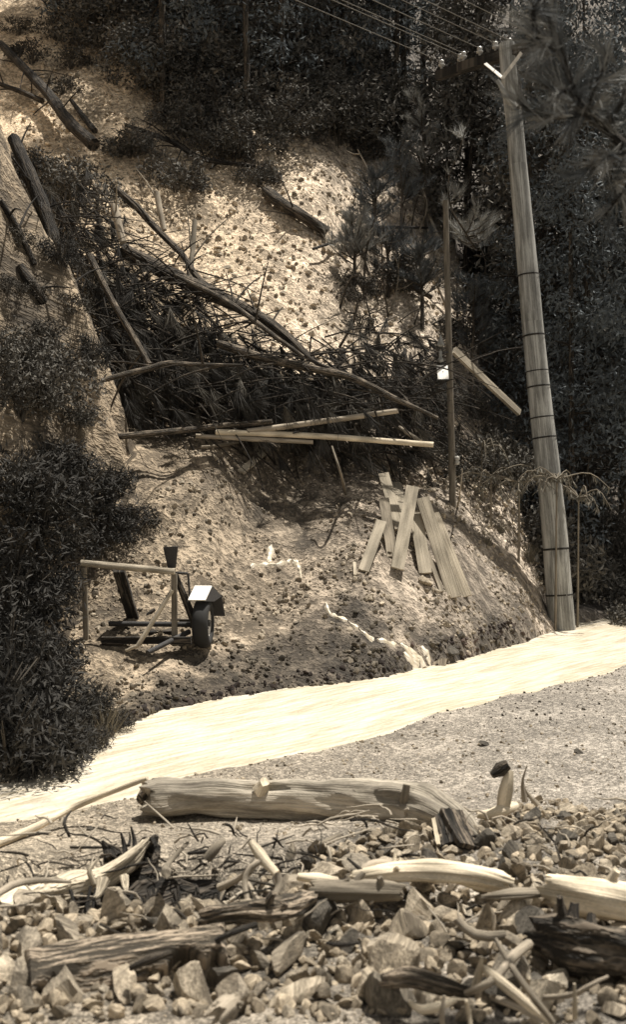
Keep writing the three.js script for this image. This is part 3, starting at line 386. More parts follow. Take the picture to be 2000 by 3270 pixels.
// ------------------------------------------------------------------ driftwood on the near bar
const nearLog = (name, list, radii, m, label, o = {}) => { const lg = solo(name, logGeo(list.map(([x, y, l = 0]) => G(x, y, l)), radii, { weather: Math.max(...radii) > 0.03 ? 0.55 : 0.25, ...o, seg: Math.max(o.seg ?? 9, Math.max(...radii) > 0.03 ? 36 : 7), cap: Math.max(...radii) > 0.03 ? 1.4 : 0.5, step: Math.max(...radii) > 0.03 ? 0.035 : 0.06 }), m, label, 'driftwood', o.group);
  if (Math.max(...radii) > 0.044) { const ps = list.map(([x, y, l = 0]) => G(x, y, l).sub(lg.position)), c = new THREE.CatmullRomCurve3(ps, false, 'centripetal'), r = RNG(Math.round(list[0][0] + 5 * list[0][1])); for (let k = 0; k < 3; k++) { const t = 0.12 + 0.76 * r(), p = c.getPointAt(t), d = dirR(r); d.y = Math.abs(d.y) + 0.3; d.normalize(); const q = t * (radii.length - 1), f = Math.min(radii.length - 2, Math.floor(q)), rad = mix(radii[f], radii[f + 1], q - f), w = rad * R(0.22, 0.42, r), L = rad * R(1.15, 2.0, r); part('branch_stub', logGeo([p, p.clone().addScaledVector(d, L * 0.6), p.clone().addScaledVector(d, L).add(V(R(-0.02, 0.02, r), 0, 0))], [w * 1.3, w, w * 0.6], { seg: 9, rough: 0.4, step: 0.02, cap: 1.2 }), m, lg); } }
  return lg; };
let A0d = 0; const anchor = (fx, fy, nominal) => { A0d = -G(fx, fy, 0.02).z - nominal; };      // ties nominal depths to the ground under a thing's foot
function at(px, py, d) { return P(px, py, d + A0d); }
{
  anchor(1000, 2590, 7.68);
  const u = thing('driftwood_log', 'big bent driftwood log lying along the stream edge', 'driftwood', at(1000, 2590, 7.7));
  const f = u.position, L = a => a.map(q => at(...q).sub(f));
  part('trunk', logGeo(L([[470, 2548, 7.75], [600, 2540, 7.75], [800, 2545, 7.7], [1000, 2548, 7.65], [1180, 2562, 7.5], [1320, 2580, 7.3], [1430, 2615, 7.1], [1520, 2680, 6.95]]), [0.12, 0.11, 0.108, 0.115, 0.125, 0.14, 0.13, 0.07], { seg: 40, rough: 0.22, sc: 3, cap: 1.2, step: 0.035, weather: 0.5 }), M.bigLog, u);
  part('broken_butt', logGeo(L([[450, 2560, 7.75], [480, 2530, 7.8], [560, 2505, 7.85]]), [0.05, 0.07, 0.04], { seg: 10, rough: 0.6, sc: 9 }), M.bark2, u);
  part('knot', logGeo(L([[830, 2525, 7.62], [840, 2505, 7.6], [845, 2495, 7.58]]), [0.05, 0.04, 0.03], { seg: 8, rough: 0.3 }), M.bleached, u);
  part('branch_stub', logGeo(L([[1290, 2580, 7.28], [1295, 2540, 7.2], [1300, 2505, 7.2]]), [0.035, 0.025, 0.02], { seg: 8, rough: 0.3 }), M.greyWood, u);
  part('root_slab', boardGeo(at(1445, 2580, 7.0).sub(f), at(1500, 2712, 6.7).sub(f), 0.13, 0.03, V(0.4, 0.5, 1), 0.02), M.bark, u);
  part('root_slab', boardGeo(at(1410, 2590, 6.98).sub(f), at(1440, 2700, 6.75).sub(f), 0.1, 0.03, V(-0.3, 0.3, 1), 0.02), M.darkWood, u);
  part('splinter', boardGeo(at(1385, 2610, 6.9).sub(f), at(1402, 2700, 6.75).sub(f), 0.022, 0.012, V(0, 0.2, 1)), M.bleached, u);
}
nearLog('driftwood_stick', [[-30, 2702, 0.03], [110, 2642, 0.05], [240, 2575, 0.12], [470, 2485, 0.3]], [0.026, 0.024, 0.02, 0.014], M.bleached, 'long pale stick across the stream edge at the left', { rough: 0.1 });
nearLog('driftwood_stick', [[222, 2672, 0], [206, 2640, 0.06], [210, 2610, 0.1], [226, 2590, 0.12]], [0.01, 0.01, 0.009, 0.006], M.darkWood, 'small hooked dark twig standing under the long pale stick');
{
  anchor(330, 2890, 6.0); const f = at(250, 2900, 6.0), u = thing('driftwood_snag', 'bleached torn snag rising over a dark hollow at the left', 'driftwood', f), L = a => a.map(q => at(...q).sub(f));
  part('trunk', logGeo(L([[-80, 2975, 5.6], [40, 2905, 5.8], [130, 2865, 5.95], [230, 2830, 6.05], [330, 2798, 6.1], [400, 2755, 6.15], [440, 2715, 6.2], [470, 2685, 6.25]]), [0.105, 0.1, 0.095, 0.085, 0.09, 0.08, 0.06, 0.035], { seg: 20, rough: 0.4, sc: 4, flat: 0.8, step: 0.03, cap: 1, weather: 1.3 }), M.gnarled, u);
  for (const [a, b, c, r] of [[[300, 2820, 6], [285, 2780, 6], [315, 2738, 6.05], 0.016], [[330, 2810, 5.95], [318, 2850, 5.9], [300, 2870, 5.85], 0.03], [[395, 2800, 6], [400, 2830, 5.95], [405, 2848, 5.9], 0.022]]) part('branch_stub', logGeo(L([a, b, c]), [r * 1.1, r * 0.8, r * 0.3], { seg: 9, rough: 0.6, step: 0.02 }), M.gnarled, u);
  for (const [x, y, x1, y1, r] of [[430, 2720, 418, 2640, 0.018], [400, 2735, 385, 2660, 0.02], [350, 2745, 325, 2685, 0.035], [470, 2700, 500, 2668, 0.05], [380, 2740, 345, 2700, 0.03], [480, 2720, 495, 2760, 0.06], [410, 2700, 412, 2655, 0.01]]) part('root_spike', logGeo(L([[x, y, 6.25], [(x + x1) / 2 + 4, (y + y1) / 2, 6.3], [x1, y1, 6.3]]), [r, r * 0.7, r * 0.25], { seg: 7, rough: 0.3 }), M.darkWood, u);
  const r = RNG(91); for (let k = 0; k < 90; k++) { const x = R(120, 720, r), y = R(2830, 2885, r), d = R(5.85, 6.15, r); part('added_root_hair', logGeo(L([[x, y, d], [x + R(-25, 25, r), y + R(40, 80, r), d - 0.1], [x + R(-35, 35, r), y + R(90, 150, r), d - 0.18]]), [0.009, 0.006, 0.003], { seg: 4, step: 0.12 }), r() < 0.25 ? M.greyWood : M.darkWood, u); }  // dark strands added under the snag to deepen the shade of the hollow
  { const q = stoneGeo(777, 4, [1, 1, 1], 3), pp = q.attributes.position; for (let i = 0; i < pp.count; i++) { const x = pp.getX(i), y = pp.getY(i), z = pp.getZ(i), k = 1 + 0.35 * fbm(x * 2.5, y * 2.5, z * 2.5, 4); pp.setXYZ(i, x * k * 0.48, y * k * 0.12, z * k * 0.13); } q.computeVertexNormals(); part('hollow_shade_mass', q, M.darkWood, u, at(440, 2885, 6.05).sub(f)).rotation.z = 0.06; }  // dark mass added to stand for the shade inside the hollow
  part('added_dark_root', logGeo(L([[120, 2900, 6.1], [300, 2860, 6.2], [480, 2840, 6.2], [640, 2850, 6.1]]), [0.08, 0.12, 0.12, 0.06], { seg: 14, rough: 0.6, weather: 0.6 }), M.darkWood, u);  // thick dark root, added so the hollow looks blacker
}
nearLog('driftwood_stick', [[-30, 2870, 0.2], [40, 2825, 0.2], [110, 2812, 0.2], [225, 2816, 0.16]], [0.015, 0.016, 0.014, 0.008], M.drift, 'thin curved pale root behind the bleached snag');
{ // broad split slab lying below the hollow
  const a = G(95, 3105, 0.08), c = G(710, 3020, 0.09), L = a.distanceTo(c), r = RNG(66), pts = []; const W = t => 0.10 * (0.55 + 0.45 * Math.sin(Math.PI * Math.min(1, t * 1.15 + 0.12)));
  for (let i = 0; i <= 26; i++) { const t = i / 26; pts.push(new THREE.Vector2(t * L, W(t) + 0.02 * n3(t * 8, 1, 1) + 0.012 * (r() - 0.5))); } for (let i = 30; i >= 0; i--) { const t = i / 30; pts.push(new THREE.Vector2(t * L + 0.02 * (r() - 0.5), -W(t) * 0.8 + 0.07 * n3(t * 7, 9, 1) + 0.05 * (r() - 0.5))); }
  const g = new THREE.ExtrudeGeometry(new THREE.Shape(pts), { depth: 0.05, bevelEnabled: true, bevelThickness: 0.02, bevelSize: 0.02, bevelSegments: 3, steps: 1 }), p = g.attributes.position, uv = g.attributes.uv; for (let i = 0; i < p.count; i++) { const x = p.getX(i), y = p.getY(i); uv.setXY(i, y / 0.35 + 0.2, x * 0.9); p.setZ(i, p.getZ(i) - 5 * y * y + 0.03 * n3(x * 3, y * 6, 2) - 0.012 * Math.max(0, n3(x * 1.2, y * 38, 5))); }
  const X = c.clone().sub(a).normalize(), Z = V(0, 0.86, 0.5).normalize(), Y = Z.clone().cross(X).normalize(); g.applyMatrix4(new THREE.Matrix4().makeBasis(X, Y, X.clone().cross(Y)).setPosition(a)); g.computeVertexNormals();
  solo('driftwood_slab', g, M.slab, 'broad flat weathered slab below the dark hollow', 'driftwood');
}
nearLog('driftwood_stick', [[545, 3040, 0.17], [480, 3062, 0.16], [415, 3092, 0.12]], [0.012, 0.02, 0.014], M.bark, 'dark splintered chunk on the broad flat slab', { rough: 0.5 });
{
  anchor(840, 2890, 5.82); const f = at(840, 2890, 5.85), u = thing('driftwood_root', 'pale wishbone root standing with a bright bent arm', 'driftwood', f), L = a => a.map(q => at(...q).sub(f));
  for (const [pts, r, m] of [[[[800, 2688, 6.0], [822, 2715, 5.98], [845, 2748, 5.95], [885, 2790, 5.9]], [0.016, 0.03, 0.024, 0.018], M.bleached], [[[845, 2745, 5.95], [800, 2770, 5.92], [782, 2810, 5.9], [792, 2885, 5.82]], [0.016, 0.014, 0.014, 0.012], M.drift], [[[885, 2788, 5.9], [890, 2830, 5.88], [862, 2880, 5.8]], [0.018, 0.014, 0.014], M.drift], [[[800, 2770, 5.95], [770, 2800, 6.0], [700, 2835, 6.05]], [0.012, 0.014, 0.02], M.drift], [[[792, 2820, 5.9], [830, 2880, 5.8], [850, 2895, 5.78]], [0.01, 0.01, 0.01], M.drift]]) part('arm', logGeo(L(pts), r, { seg: 8, step: 0.04 }), m, u);
}
nearLog('driftwood_log', [[1130, 2800, 0.12], [1250, 2782, 0.15], [1370, 2778, 0.16], [1500, 2790, 0.15], [1622, 2822, 0.1]], [0.035, 0.045, 0.052, 0.055, 0.048], M.bleached, 'sunlit white log in the middle of the rubble', { seg: 14, rough: 0.2, cap: 0.5, step: 0.06 });
nearLog('driftwood_log', [[1758, 2838, 0.14], [1860, 2855, 0.15], [1980, 2878, 0.15], [2130, 2900, 0.15]], [0.07, 0.078, 0.082, 0.085], M.bleached, 'thick white log running out at the right edge', { seg: 16, rough: 0.14, cap: 0.3, step: 0.07 });
nearLog('driftwood_log', [[640, 2930, 0.14], [780, 2912, 0.16], [900, 2905, 0.16], [1000, 2870, 0.14]], [0.04, 0.05, 0.045, 0.03], M.slab, 'split grey log below the pale wishbone root', { seg: 12, rough: 0.35, sc: 7 });
nearLog('driftwood_log', [[1000, 2838, 0.14], [1120, 2842, 0.14], [1280, 2848, 0.12]], [0.045, 0.048, 0.045], M.greyWood, 'grey log just below the left end of the white log', { seg: 12, rough: 0.25 });
nearLog('driftwood_log', [[950, 2800, 0.1], [1010, 2805, 0.1], [1080, 2815, 0.08]], [0.02, 0.025, 0.02], M.bleached, 'short bright stick left of the white log', { rough: 0.2 });
nearLog('driftwood_log', [[1720, 2985, 0.14], [1820, 2998, 0.16], [1930, 3015, 0.16], [2060, 3040, 0.14]], [0.07, 0.09, 0.09, 0.08], M.bark, 'rough dark barked log under the thick white log', { seg: 14, rough: 0.5, sc: 7 });
nearLog('driftwood_log', [[1540, 2865, 0.12], [1640, 2855, 0.14], [1735, 2850, 0.12]], [0.02, 0.04, 0.03], M.greyWood, 'wedge of grey wood between the two white logs', { flat: 0.6, rough: 0.3 });
nearLog('driftwood_log', [[1225, 3130, 0.12], [1320, 3122, 0.16], [1400, 3145, 0.14], [1495, 3168, 0.1]], [0.028, 0.036, 0.034, 0.022], M.slab, 'short weathered log above the lower stones', { seg: 12, rough: 0.25 });
nearLog('driftwood_log', [[1460, 2935, 0.14], [1510, 2980, 0.1], [1555, 2990, 0.1], [1610, 2985, 0.08]], [0.02, 0.022, 0.02, 0.02], M.greyWood, 'sagging bent grey branch in the middle of the rubble');
nearLog('driftwood_log', [[1160, 2790, 0.12], [1180, 2770, 0.14], [1260, 2755, 0.12]], [0.03, 0.035, 0.02], M.drift, 'pale wood lump at the left end of the white log', { rough: 0.4 });
nearLog('driftwood_log', [[700, 3240, 0.1], [745, 3200, 0.12], [760, 3290, 0.1]].slice(0, 2), [0.05, 0.04], M.drift, 'upright pale wood block among the bottom stones', { rough: 0.2 });
const stick = (a, r, m, label) => nearLog('driftwood_stick', a, r, m, label, { seg: 7, step: 0.06 });
stick([[1545, 3092, 0.2], [1600, 3135, 0.2], [1680, 3200, 0.16], [1760, 3275, 0.08]], [0.014, 0.018, 0.018, 0.014], M.bleached, 'bright splintered stick slanting to the bottom right');
stick([[1541, 3055, 0.26], [1532, 3100, 0.2], [1517, 3160, 0.12]], [0.005, 0.014, 0.016], M.bleached, 'white upright splinter at the head of the slanting stick');
stick([[1690, 3015, 0.16], [1640, 3055, 0.2], [1560, 3140, 0.2], [1490, 3170, 0.12]], [0.022, 0.018, 0.015, 0.012], M.drift, 'stick crossing behind the white upright splinter');
stick([[1585, 3000, 0.2], [1620, 3060, 0.2], [1680, 3150, 0.2], [1770, 3265, 0.1]], [0.009, 0.011, 0.013, 0.012], M.greyWood, 'long grey stick crossing the bright splintered one');
stick([[1570, 3185, 0.12], [1630, 3205, 0.14], [1700, 3240, 0.12], [1745, 3290, 0.08]], [0.011, 0.012, 0.012, 0.01], M.drift, 'curved stick along the lower right stones');
stick([[1944, 3118, 0.2], [1890, 3145, 0.18], [1840, 3175, 0.12], [1735, 3185, 0.1]], [0.006, 0.009, 0.01, 0.012], M.drift, 'thin stick pointing up at the right edge');
stick([[1836, 3140, 0.2], [1838, 3195, 0.14], [1838, 3250, 0.04]], [0.006, 0.009, 0.011], M.bleached, 'small upright pale stick near the corner boulder');
stick([[1455, 3192, 0.14], [1400, 3215, 0.14], [1350, 3225, 0.12], [1310, 3200, 0.1]], [0.012, 0.017, 0.017, 0.01], M.bleached, 'pale forked stick in the bottom middle stones');
stick([[1490, 3195, 0.16], [1500, 3240, 0.1], [1506, 3290, 0.06]], [0.006, 0.009, 0.009], M.bleached, 'tiny pale splinter upright at the bottom edge');
stick([[1415, 3275, 0.1], [1412, 3245, 0.14], [1420, 3180, 0.2]], [0.01, 0.01, 0.006], M.drift, 'thin upright twig beside the pale forked stick');
stick([[1690, 3120, 0.2], [1680, 3150, 0.14], [1670, 3170, 0.1]], [0.01, 0.012, 0.01], M.bleached, 'short bright chip crossing the long grey stick');
stick([[1110, 2740, 0.2], [1150, 2775, 0.16], [1185, 2805, 0.1]], [0.006, 0.01, 0.012], M.darkWood, 'black twig leaning at the left of the white log');
stick([[680, 3010, 0.14], [740, 2980, 0.2], [820, 2950, 0.2]], [0.012, 0.016, 0.012], M.darkWood, 'black stick slanting below the split grey log');
stick([[1000, 2700, 0.04], [1040, 2690, 0.06], [1085, 2665, 0.05]], [0.014, 0.018, 0.016], M.greyWood, 'grey stick lying in front of the big bent log');
stick([[660, 2745, 0.14], [690, 2705, 0.16], [715, 2685, 0.12]], [0.03, 0.026, 0.014], M.greyWood, 'stubby grey root between snag and wishbone root');
stick([[530, 2790, 0.2], [545, 2750, 0.2], [585, 2705, 0.16], [600, 2690, 0.14]], [0.024, 0.022, 0.018, 0.01], M.greyWood, 'grey root prong right of the bleached snag');
stick([[600, 2725, 0.16], [680, 2715, 0.16], [695, 2705, 0.14]], [0.01, 0.012, 0.01], M.darkWood, 'dark root lying level behind the hollow');
stick([[1150, 3010, 0.2], [1100, 3018, 0.2], [1045, 3012, 0.16]], [0.008, 0.01, 0.008], M.darkWood, 'dark stick lying across the middle stones');
{
  anchor(1590, 2615, 7.0); const f = at(1590, 2600, 7.0), u = thing('driftwood_hook', 'white blade of driftwood hooked up beside a dark boulder', 'driftwood', f), L = a => a.map(q => at(...q).sub(f));
  part('blade', logGeo(L([[1608, 2585, 7.0], [1615, 2540, 7.0], [1622, 2500, 7.0], [1632, 2460, 7.02]]), [0.036, 0.045, 0.04, 0.018], { seg: 9, flat: 0.4 }), M.bleached, u);
  part('foot', logGeo(L([[1525, 2602, 7.0], [1570, 2600, 7.0], [1610, 2585, 7.0], [1650, 2570, 7.1]]), [0.02, 0.035, 0.04, 0.02], { seg: 9 }), M.bleached, u);
  part('bark_cap', logGeo(L([[1572, 2475, 6.98], [1600, 2455, 7], [1625, 2440, 7]]), [0.02, 0.045, 0.03], { seg: 8, flat: 0.6 }), M.bark, u);
  const v = thing('driftwood_root', 'forked thin root standing behind the dark boulder', 'driftwood', at(1690, 2590, 7.2)); const q = v.position;
  for (const pts of [[[1720, 2570, 7.2], [1690, 2540, 7.2], [1672, 2505, 7.2]], [[1678, 2560, 7.2], [1670, 2500, 7.2], [1676, 2470, 7.2], [1685, 2445, 7.2]]]) part('arm', logGeo(pts.map(a => at(...a).sub(q)), [0.02, 0.014, 0.006, 0.004], { seg: 6, step: 0.05 }), M.drift, v);
}
// ------------------------------------------------------------------ boulders and stones
const SG = Array.from({ length: 12 }, (_, i) => stoneGeo(i + 1, 3, [1, R(0.5, 0.85), R(0.65, 1)], 11));
function stone(name, p, s, label, cat, group, mi = 0, gi = 0, turn = 0, sq = [1, 1, 1]) { const o = new THREE.Mesh(SG[gi], stoneMats[mi]); o.name = numbered(name); o.position.copy(p); o.scale.set(s * sq[0], s * sq[1], s * sq[2]); o.rotation.set(R(-0.4, 0.4), turn, R(-0.4, 0.4)); tag(o, label, cat, group); scene.add(o); return o; }
for (const [x, y, w, mi, gi, sq, label] of [
  [1690, 2625, 66, 4, 0, [1, 0.75, 0.9], 'dark rounded boulder beside the white hooked driftwood'], [1815, 2610, 62, 2, 1, [1, 0.7, 0.9], 'pale boulder right of the dark rounded boulder'], [1700, 2690, 60, 1, 2, [1, 0.6, 0.8], 'flat grey boulder below the dark rounded boulder'],
  [1965, 3235, 75, 2, 3, [1, 0.9, 1], 'large pale boulder in the bottom right corner'], [1960, 2605, 40, 2, 4, [1, 0.8, 1], 'pale stone at the right edge beside the gravel'], [1905, 2660, 42, 0, 5, [1, 0.8, 1], 'rounded stone right of the flat grey boulder'], [1840, 2662, 28, 3, 6, [1, 0.7, 1], 'small oval stone between two pale boulders'],
  [645, 3090, 55, 0, 7, [1, 1, 0.7], 'round topped boulder at the right end of the flat slab'], [540, 3075, 62, 2, 8, [1, 0.7, 1], 'cracked pale boulder below the flat slab'], [1240, 3060, 62, 0, 9, [1, 1.1, 0.9], 'tall angular boulder in the middle of the rubble'], [1310, 2950, 55, 2, 10, [1.2, 0.7, 0.9], 'blocky pale boulder leaning right above the angular one'],
  [1130, 2960, 60, 0, 11, [1.2, 0.7, 0.9], 'lumpy boulder left of the blocky pale one'], [1440, 3050, 60, 0, 0, [1, 0.9, 0.9], 'boulder right of the tall angular one'], [1100, 3100, 55, 2, 1, [1, 1, 0.8], 'pale upright slab stone in the lower middle'], [1030, 3130, 45, 1, 2, [0.8, 1.1, 0.8], 'grey pointed stone left of the upright slab'],
  [920, 3240, 55, 2, 3, [0.9, 1, 0.8], 'pale blunt stone standing at the bottom edge'], [330, 3160, 30, 5, 4, [1, 1, 1], 'small round white stone under the broad slab'], [60, 3110, 65, 1, 5, [1.2, 0.7, 1], 'mossy rounded boulder at the left edge'], [1860, 3080, 85, 3, 6, [1.3, 0.7, 1], 'dark broad boulder under the barked log'], [1700, 2935, 48, 3, 7, [1, 0.9, 0.8], 'grey boulder left of the barked log'],
  [1357, 1863, 40, 0, 8, [1, 1, 1], 'round boulder at the foot of the planks'], [1440, 2085, 36, 4, 9, [1.1, 0.8, 1], 'black boulder at the stream edge below the planks'], [1475, 2035, 28, 4, 10, [1, 1, 1], 'black rock in the bank above the stream edge boulder'], [1405, 2125, 40, 1, 11, [1.2, 0.8, 1], 'grey boulder standing in the stream below the trickle'], [1360, 2142, 26, 1, 0, [1, 1, 1], 'small wet stone beside the boulder in the stream'],
  [1550, 2380, 24, 4, 1, [1.3, 0.5, 1], 'small dark clod alone on the gravel bar'], [1850, 2405, 24, 4, 2, [1.2, 0.6, 1], 'dark clod on the gravel near the right edge'], [288, 2650, 24, 4, 3, [1, 0.9, 1], 'dark round stone on the gravel below the long stick'], [605, 2340, 16, 4, 4, [1, 0.7, 1], 'dark lump lying in the milky stream'], [695, 2312, 12, 4, 5, [1, 0.7, 1], 'smaller dark lump farther along the milky stream'], [445, 2310, 22, 4, 6, [1.2, 0.8, 1], 'dark stone at the bank corner by the left bush'], [405, 2380, 30, 4, 7, [1.2, 0.7, 1], 'dark clod below the left bush at the stream']]) {
  const p = G(x, y), s = w * 0.85 / (FPX / -p.z); p.y += s * 0.22; stone('boulder', p, s, label, 'boulder', undefined, mi, gi, R(0, 6), sq); }
{ // the rubble heap: three hundred stones one by one, the smaller ones as gravel
  const r = RNG(505); let k = 0; const spots = [];
  while (k < 300) { const x = R(-2.6, 3.0, r), d = R(3.9, 7.0, r); const lim = 5.65 + 0.58 * x + 0.3 * n3(x * 2, 0, 9); if (d > lim || Math.abs(x) > d * 0.32) continue; const big = Math.pow(r(), 2.0), s = (0.05 + 0.085 * big) * (d < 5.3 ? 1.2 : 0.78);
    let bad = 0; for (const q of spots) if (Math.hypot(q[0] - x, q[1] - d) < (q[2] + s) * 0.46) { bad = 1; break; } if (bad) continue; spots.push([x, d, s]); k++; }
  for (const [x, d, s] of spots) { const p = onG(x, d, s * 0.25); stone('stone', p, s, 'rough pale broken stone in the foreground rubble heap', 'stone', 'stones of the rubble heap', [0, 0, 1, 1, 2, 2, 3, 5, 4][Math.floor(r() * 9)], Math.floor(r() * 12), r() * 6.28, [1, R(0.45, 1.0, r), R(0.6, 1.1, r)]).rotation.set(r() * 6, r() * 6, r() * 6); }
}
const PG = [0, 1, 2].map(i => stoneGeo(60 + i, 1, [1, 0.65, 0.85], 8));
function gravel(name, n, place, m, label, cat) { PG.forEach((g, gi) => { const im = new THREE.InstancedMesh(g, m, n); const o = new THREE.Object3D(), r = RNG(900 + gi * 13 + n); let k = 0; for (let tries = 0; k < n && tries < n * 12; tries++) { const q = place(r); if (!q) continue; const [x, d, s] = q; if (d > 9 && wet.some(z => Math.abs(z[0] - x) < z[2] && Math.abs(z[1] - d) < z[2] + 0.05)) continue; o.position.set(x, H(x, d) + s * 0.25, -d); o.rotation.set(r() * 6, r() * 6, r() * 6); o.scale.set(s, s * R(0.6, 1, r), s); o.updateMatrix(); im.setMatrixAt(k, o.matrix); const t = R(0.45, 1.35, r) * (d > 9 ? mix(1, 0.4, mud(x, d)) * (d < 16 ? 0.62 : 1) : 1); im.setColorAt(k, C(t, t * 0.99, t * 0.97)); k++; } im.count = k; im.name = numbered(name); im.userData.kind = 'stuff'; im.userData.label = label; im.userData.category = cat; scene.add(im); }); }
const gm = mat(0.44, 0.37, 0.28, { map: stoneT }), gm2 = mat(0.74, 0.635, 0.50, { map: stoneT });
gravel('gravel', 2600, r => { const x = R(-3, 3.4, r), d = R(3.8, 7.4, r); if (d > 5.75 + 0.56 * x + 0.5 * n3(x * 2, d, 9)) return; return [x, d, 0.007 + 0.05 * r() ** 2.6]; }, gm, 'small broken gravel between the foreground stones', 'gravel');
gravel('gravel', 1500, r => { const x = R(-3, 4.4, r), d = R(5.5, 12, r); if (d > nearE(x) - 0.05 || d < 6) return; return [x, d, 0.004 + 0.016 * r() ** 4]; }, gm, 'scattered pebbles on the flat gravel bar', 'gravel');
gravel('rubble', 5000, r => { const x = R(-3.3, 3.5, r), t = 5.5 * r() ** 1.4, d = farE(x) + t; if (fbm(x * 1.4, d * 1.4, 81, 3) < -0.25 + 0.3 * r()) return; return [x, d, 0.006 + 0.045 * r() ** 5]; }, gm2, 'clods and gravel covering the far bank', 'gravel');
gravel('rubble', 6000, r => { const x = R(-6, 4, r), d = R(15.5, 25, r); if (litter(x, d) > 0.5) return; return [x, d, 0.01 + 0.07 * r() ** 6]; }, gm2, 'loose scree on the pale slide', 'scree');
gravel('dark_rubble', 60, r => { const x = R(-2.6, 2.6, r), d = mix(nearE(x), farE(x), r() < 0.5 ? 1 - 0.4 * r() ** 2 : r()); return [x, d, 0.008 + 0.03 * r() ** 4]; }, mat(0.10, 0.085, 0.068), 'dark clods lying in the milky stream', 'gravel');
gravel('dark_rubble', 300, r => { const x = R(-2.4, 2.8, r), d = farE(x) + R(-0.03, 0.35, r); return [x, d, 0.01 + 0.04 * r() ** 3]; }, mat(0.12, 0.085, 0.068), 'dark wet clods along the stream edge', 'gravel');
// ------------------------------------------------------------------ vegetation
const darkA = [0.098, 0.090, 0.076], darkB = [0.104, 0.116, 0.120], blackL = [0.040, 0.037, 0.032], greyN = [0.11, 0.107, 0.095];
function treeProto(name, seed, h, rad, tone, low, nClump, leafLen, m) {                    // tapered trunk, limbs, many leaf clumps
  const r = RNG(seed), u = new THREE.Group(); u.name = name; const lean = V(R(-0.5, 0.5, r), 0, R(-0.3, 0.3, r));
  const tp = [V(0, -0.4, 0), V(lean.x * 0.2, h * 0.3, lean.z * 0.2), V(lean.x * 0.6, h * 0.65, lean.z * 0.6), V(lean.x, h, lean.z)]; part('trunk', logGeo(tp, [0.075, 0.06, 0.04, 0.012], { seg: 7, step: 0.5 }), m, u);
  const c = new THREE.CatmullRomCurve3(tp), L = new Leaves(), limbs = [];
  for (let k = 0; k < nClump; k++) { const t = low + (1 - low) * Math.pow(r(), 0.85), p = c.getPoint(t), a = r() * 6.283, w = rad * (1.15 - t * 0.9) * (0.3 + 0.7 * r()), e = p.clone().add(V(Math.cos(a) * w, -0.15 * w + R(-0.1, 0.25, r), Math.sin(a) * w)); if (k % 3 === 0) limbs.push(logGeo([p, p.clone().lerp(e, 0.5).add(V(0, 0.08, 0)), e], [0.03, 0.018, 0.006], { seg: 4, step: 0.5 })); clump(L, e, 0.34 * (0.7 + 0.6 * r()), 64, leafLen * 0.72, leafLen * 0.26, tone, r, 0.5); }
  part('limbs', mergeGeometries(limbs), m, u).userData.kind = 'stuff'; part('crown', L.geo(), M.leaf, u); return u;
}
const protos = [treeProto('forest_tree', 21, 9.5, 1.7, darkA, 0.03, 95, 0.2, M.bark), treeProto('forest_tree', 22, 11, 1.5, darkB, 0.1, 90, 0.18, M.bark), treeProto('forest_tree', 23, 8, 2.0, darkA, 0.03, 105, 0.24, M.bark), treeProto('forest_tree', 24, 10, 1.3, darkB, 0.16, 80, 0.18, M.bark)];
const firstUse = new Set();
function placeTree(protoIdx, p, s, turn, label, group) { const src = protos[protoIdx]; let o; if (firstUse.has(src)) o = src.clone(); else { o = src; firstUse.add(src); } o.name = numbered('forest_tree'); o.userData = {}; tag(o, label, 'tree', group); o.position.copy(p); o.scale.setScalar(s); o.rotation.y = turn; scene.add(o); return o; }
{
  const r = RNG(77), edge = [], back = []; let n = 0;
  for (let row = 0; row < 5; row++) for (let x = -13; x < 12; x += 1.25 + 0.12 * row) { const xx = x + R(-0.5, 0.5, r), d = forestLine(xx) + 0.4 + row * 1.7 + R(-0.5, 0.7, r); if (Math.abs(xx) > d * 0.36 + 1.2 || (xx > 3.6 && row > 3)) continue; const tr = placeTree(Math.floor(r() * 4), onG(xx, d, -0.05), R(0.75, 1.15, r), r() * 6.28, row === 0 ? 'dark leafy tree at the front edge of the forest above the slide' : 'dark leafy tree standing in the forest above the slide', row === 0 ? 'trees along the forest edge' : 'trees in the dark forest'); if (!row) edge.push(tr); n++; }
  if (edge.length <= 20) ordinal(edge, q => `dark leafy tree at the forest edge above the slide, ${q} from the left`);
  for (const [x, d, s] of [[4.3, 18.2, 0.8], [5.3, 17.4, 0.9], [4.9, 19.5, 1], [5.9, 19, 0.95], [3.9, 20, 0.9], [6.6, 18, 0.9]]) back.push(placeTree([1, 3][n++ % 2], onG(x, d, -0.1), s, r() * 6.28, '', 'trees behind the utility pole'));
  ordinal(back, q => `dark leafy tree behind the utility pole, ${q} from the left`);
}
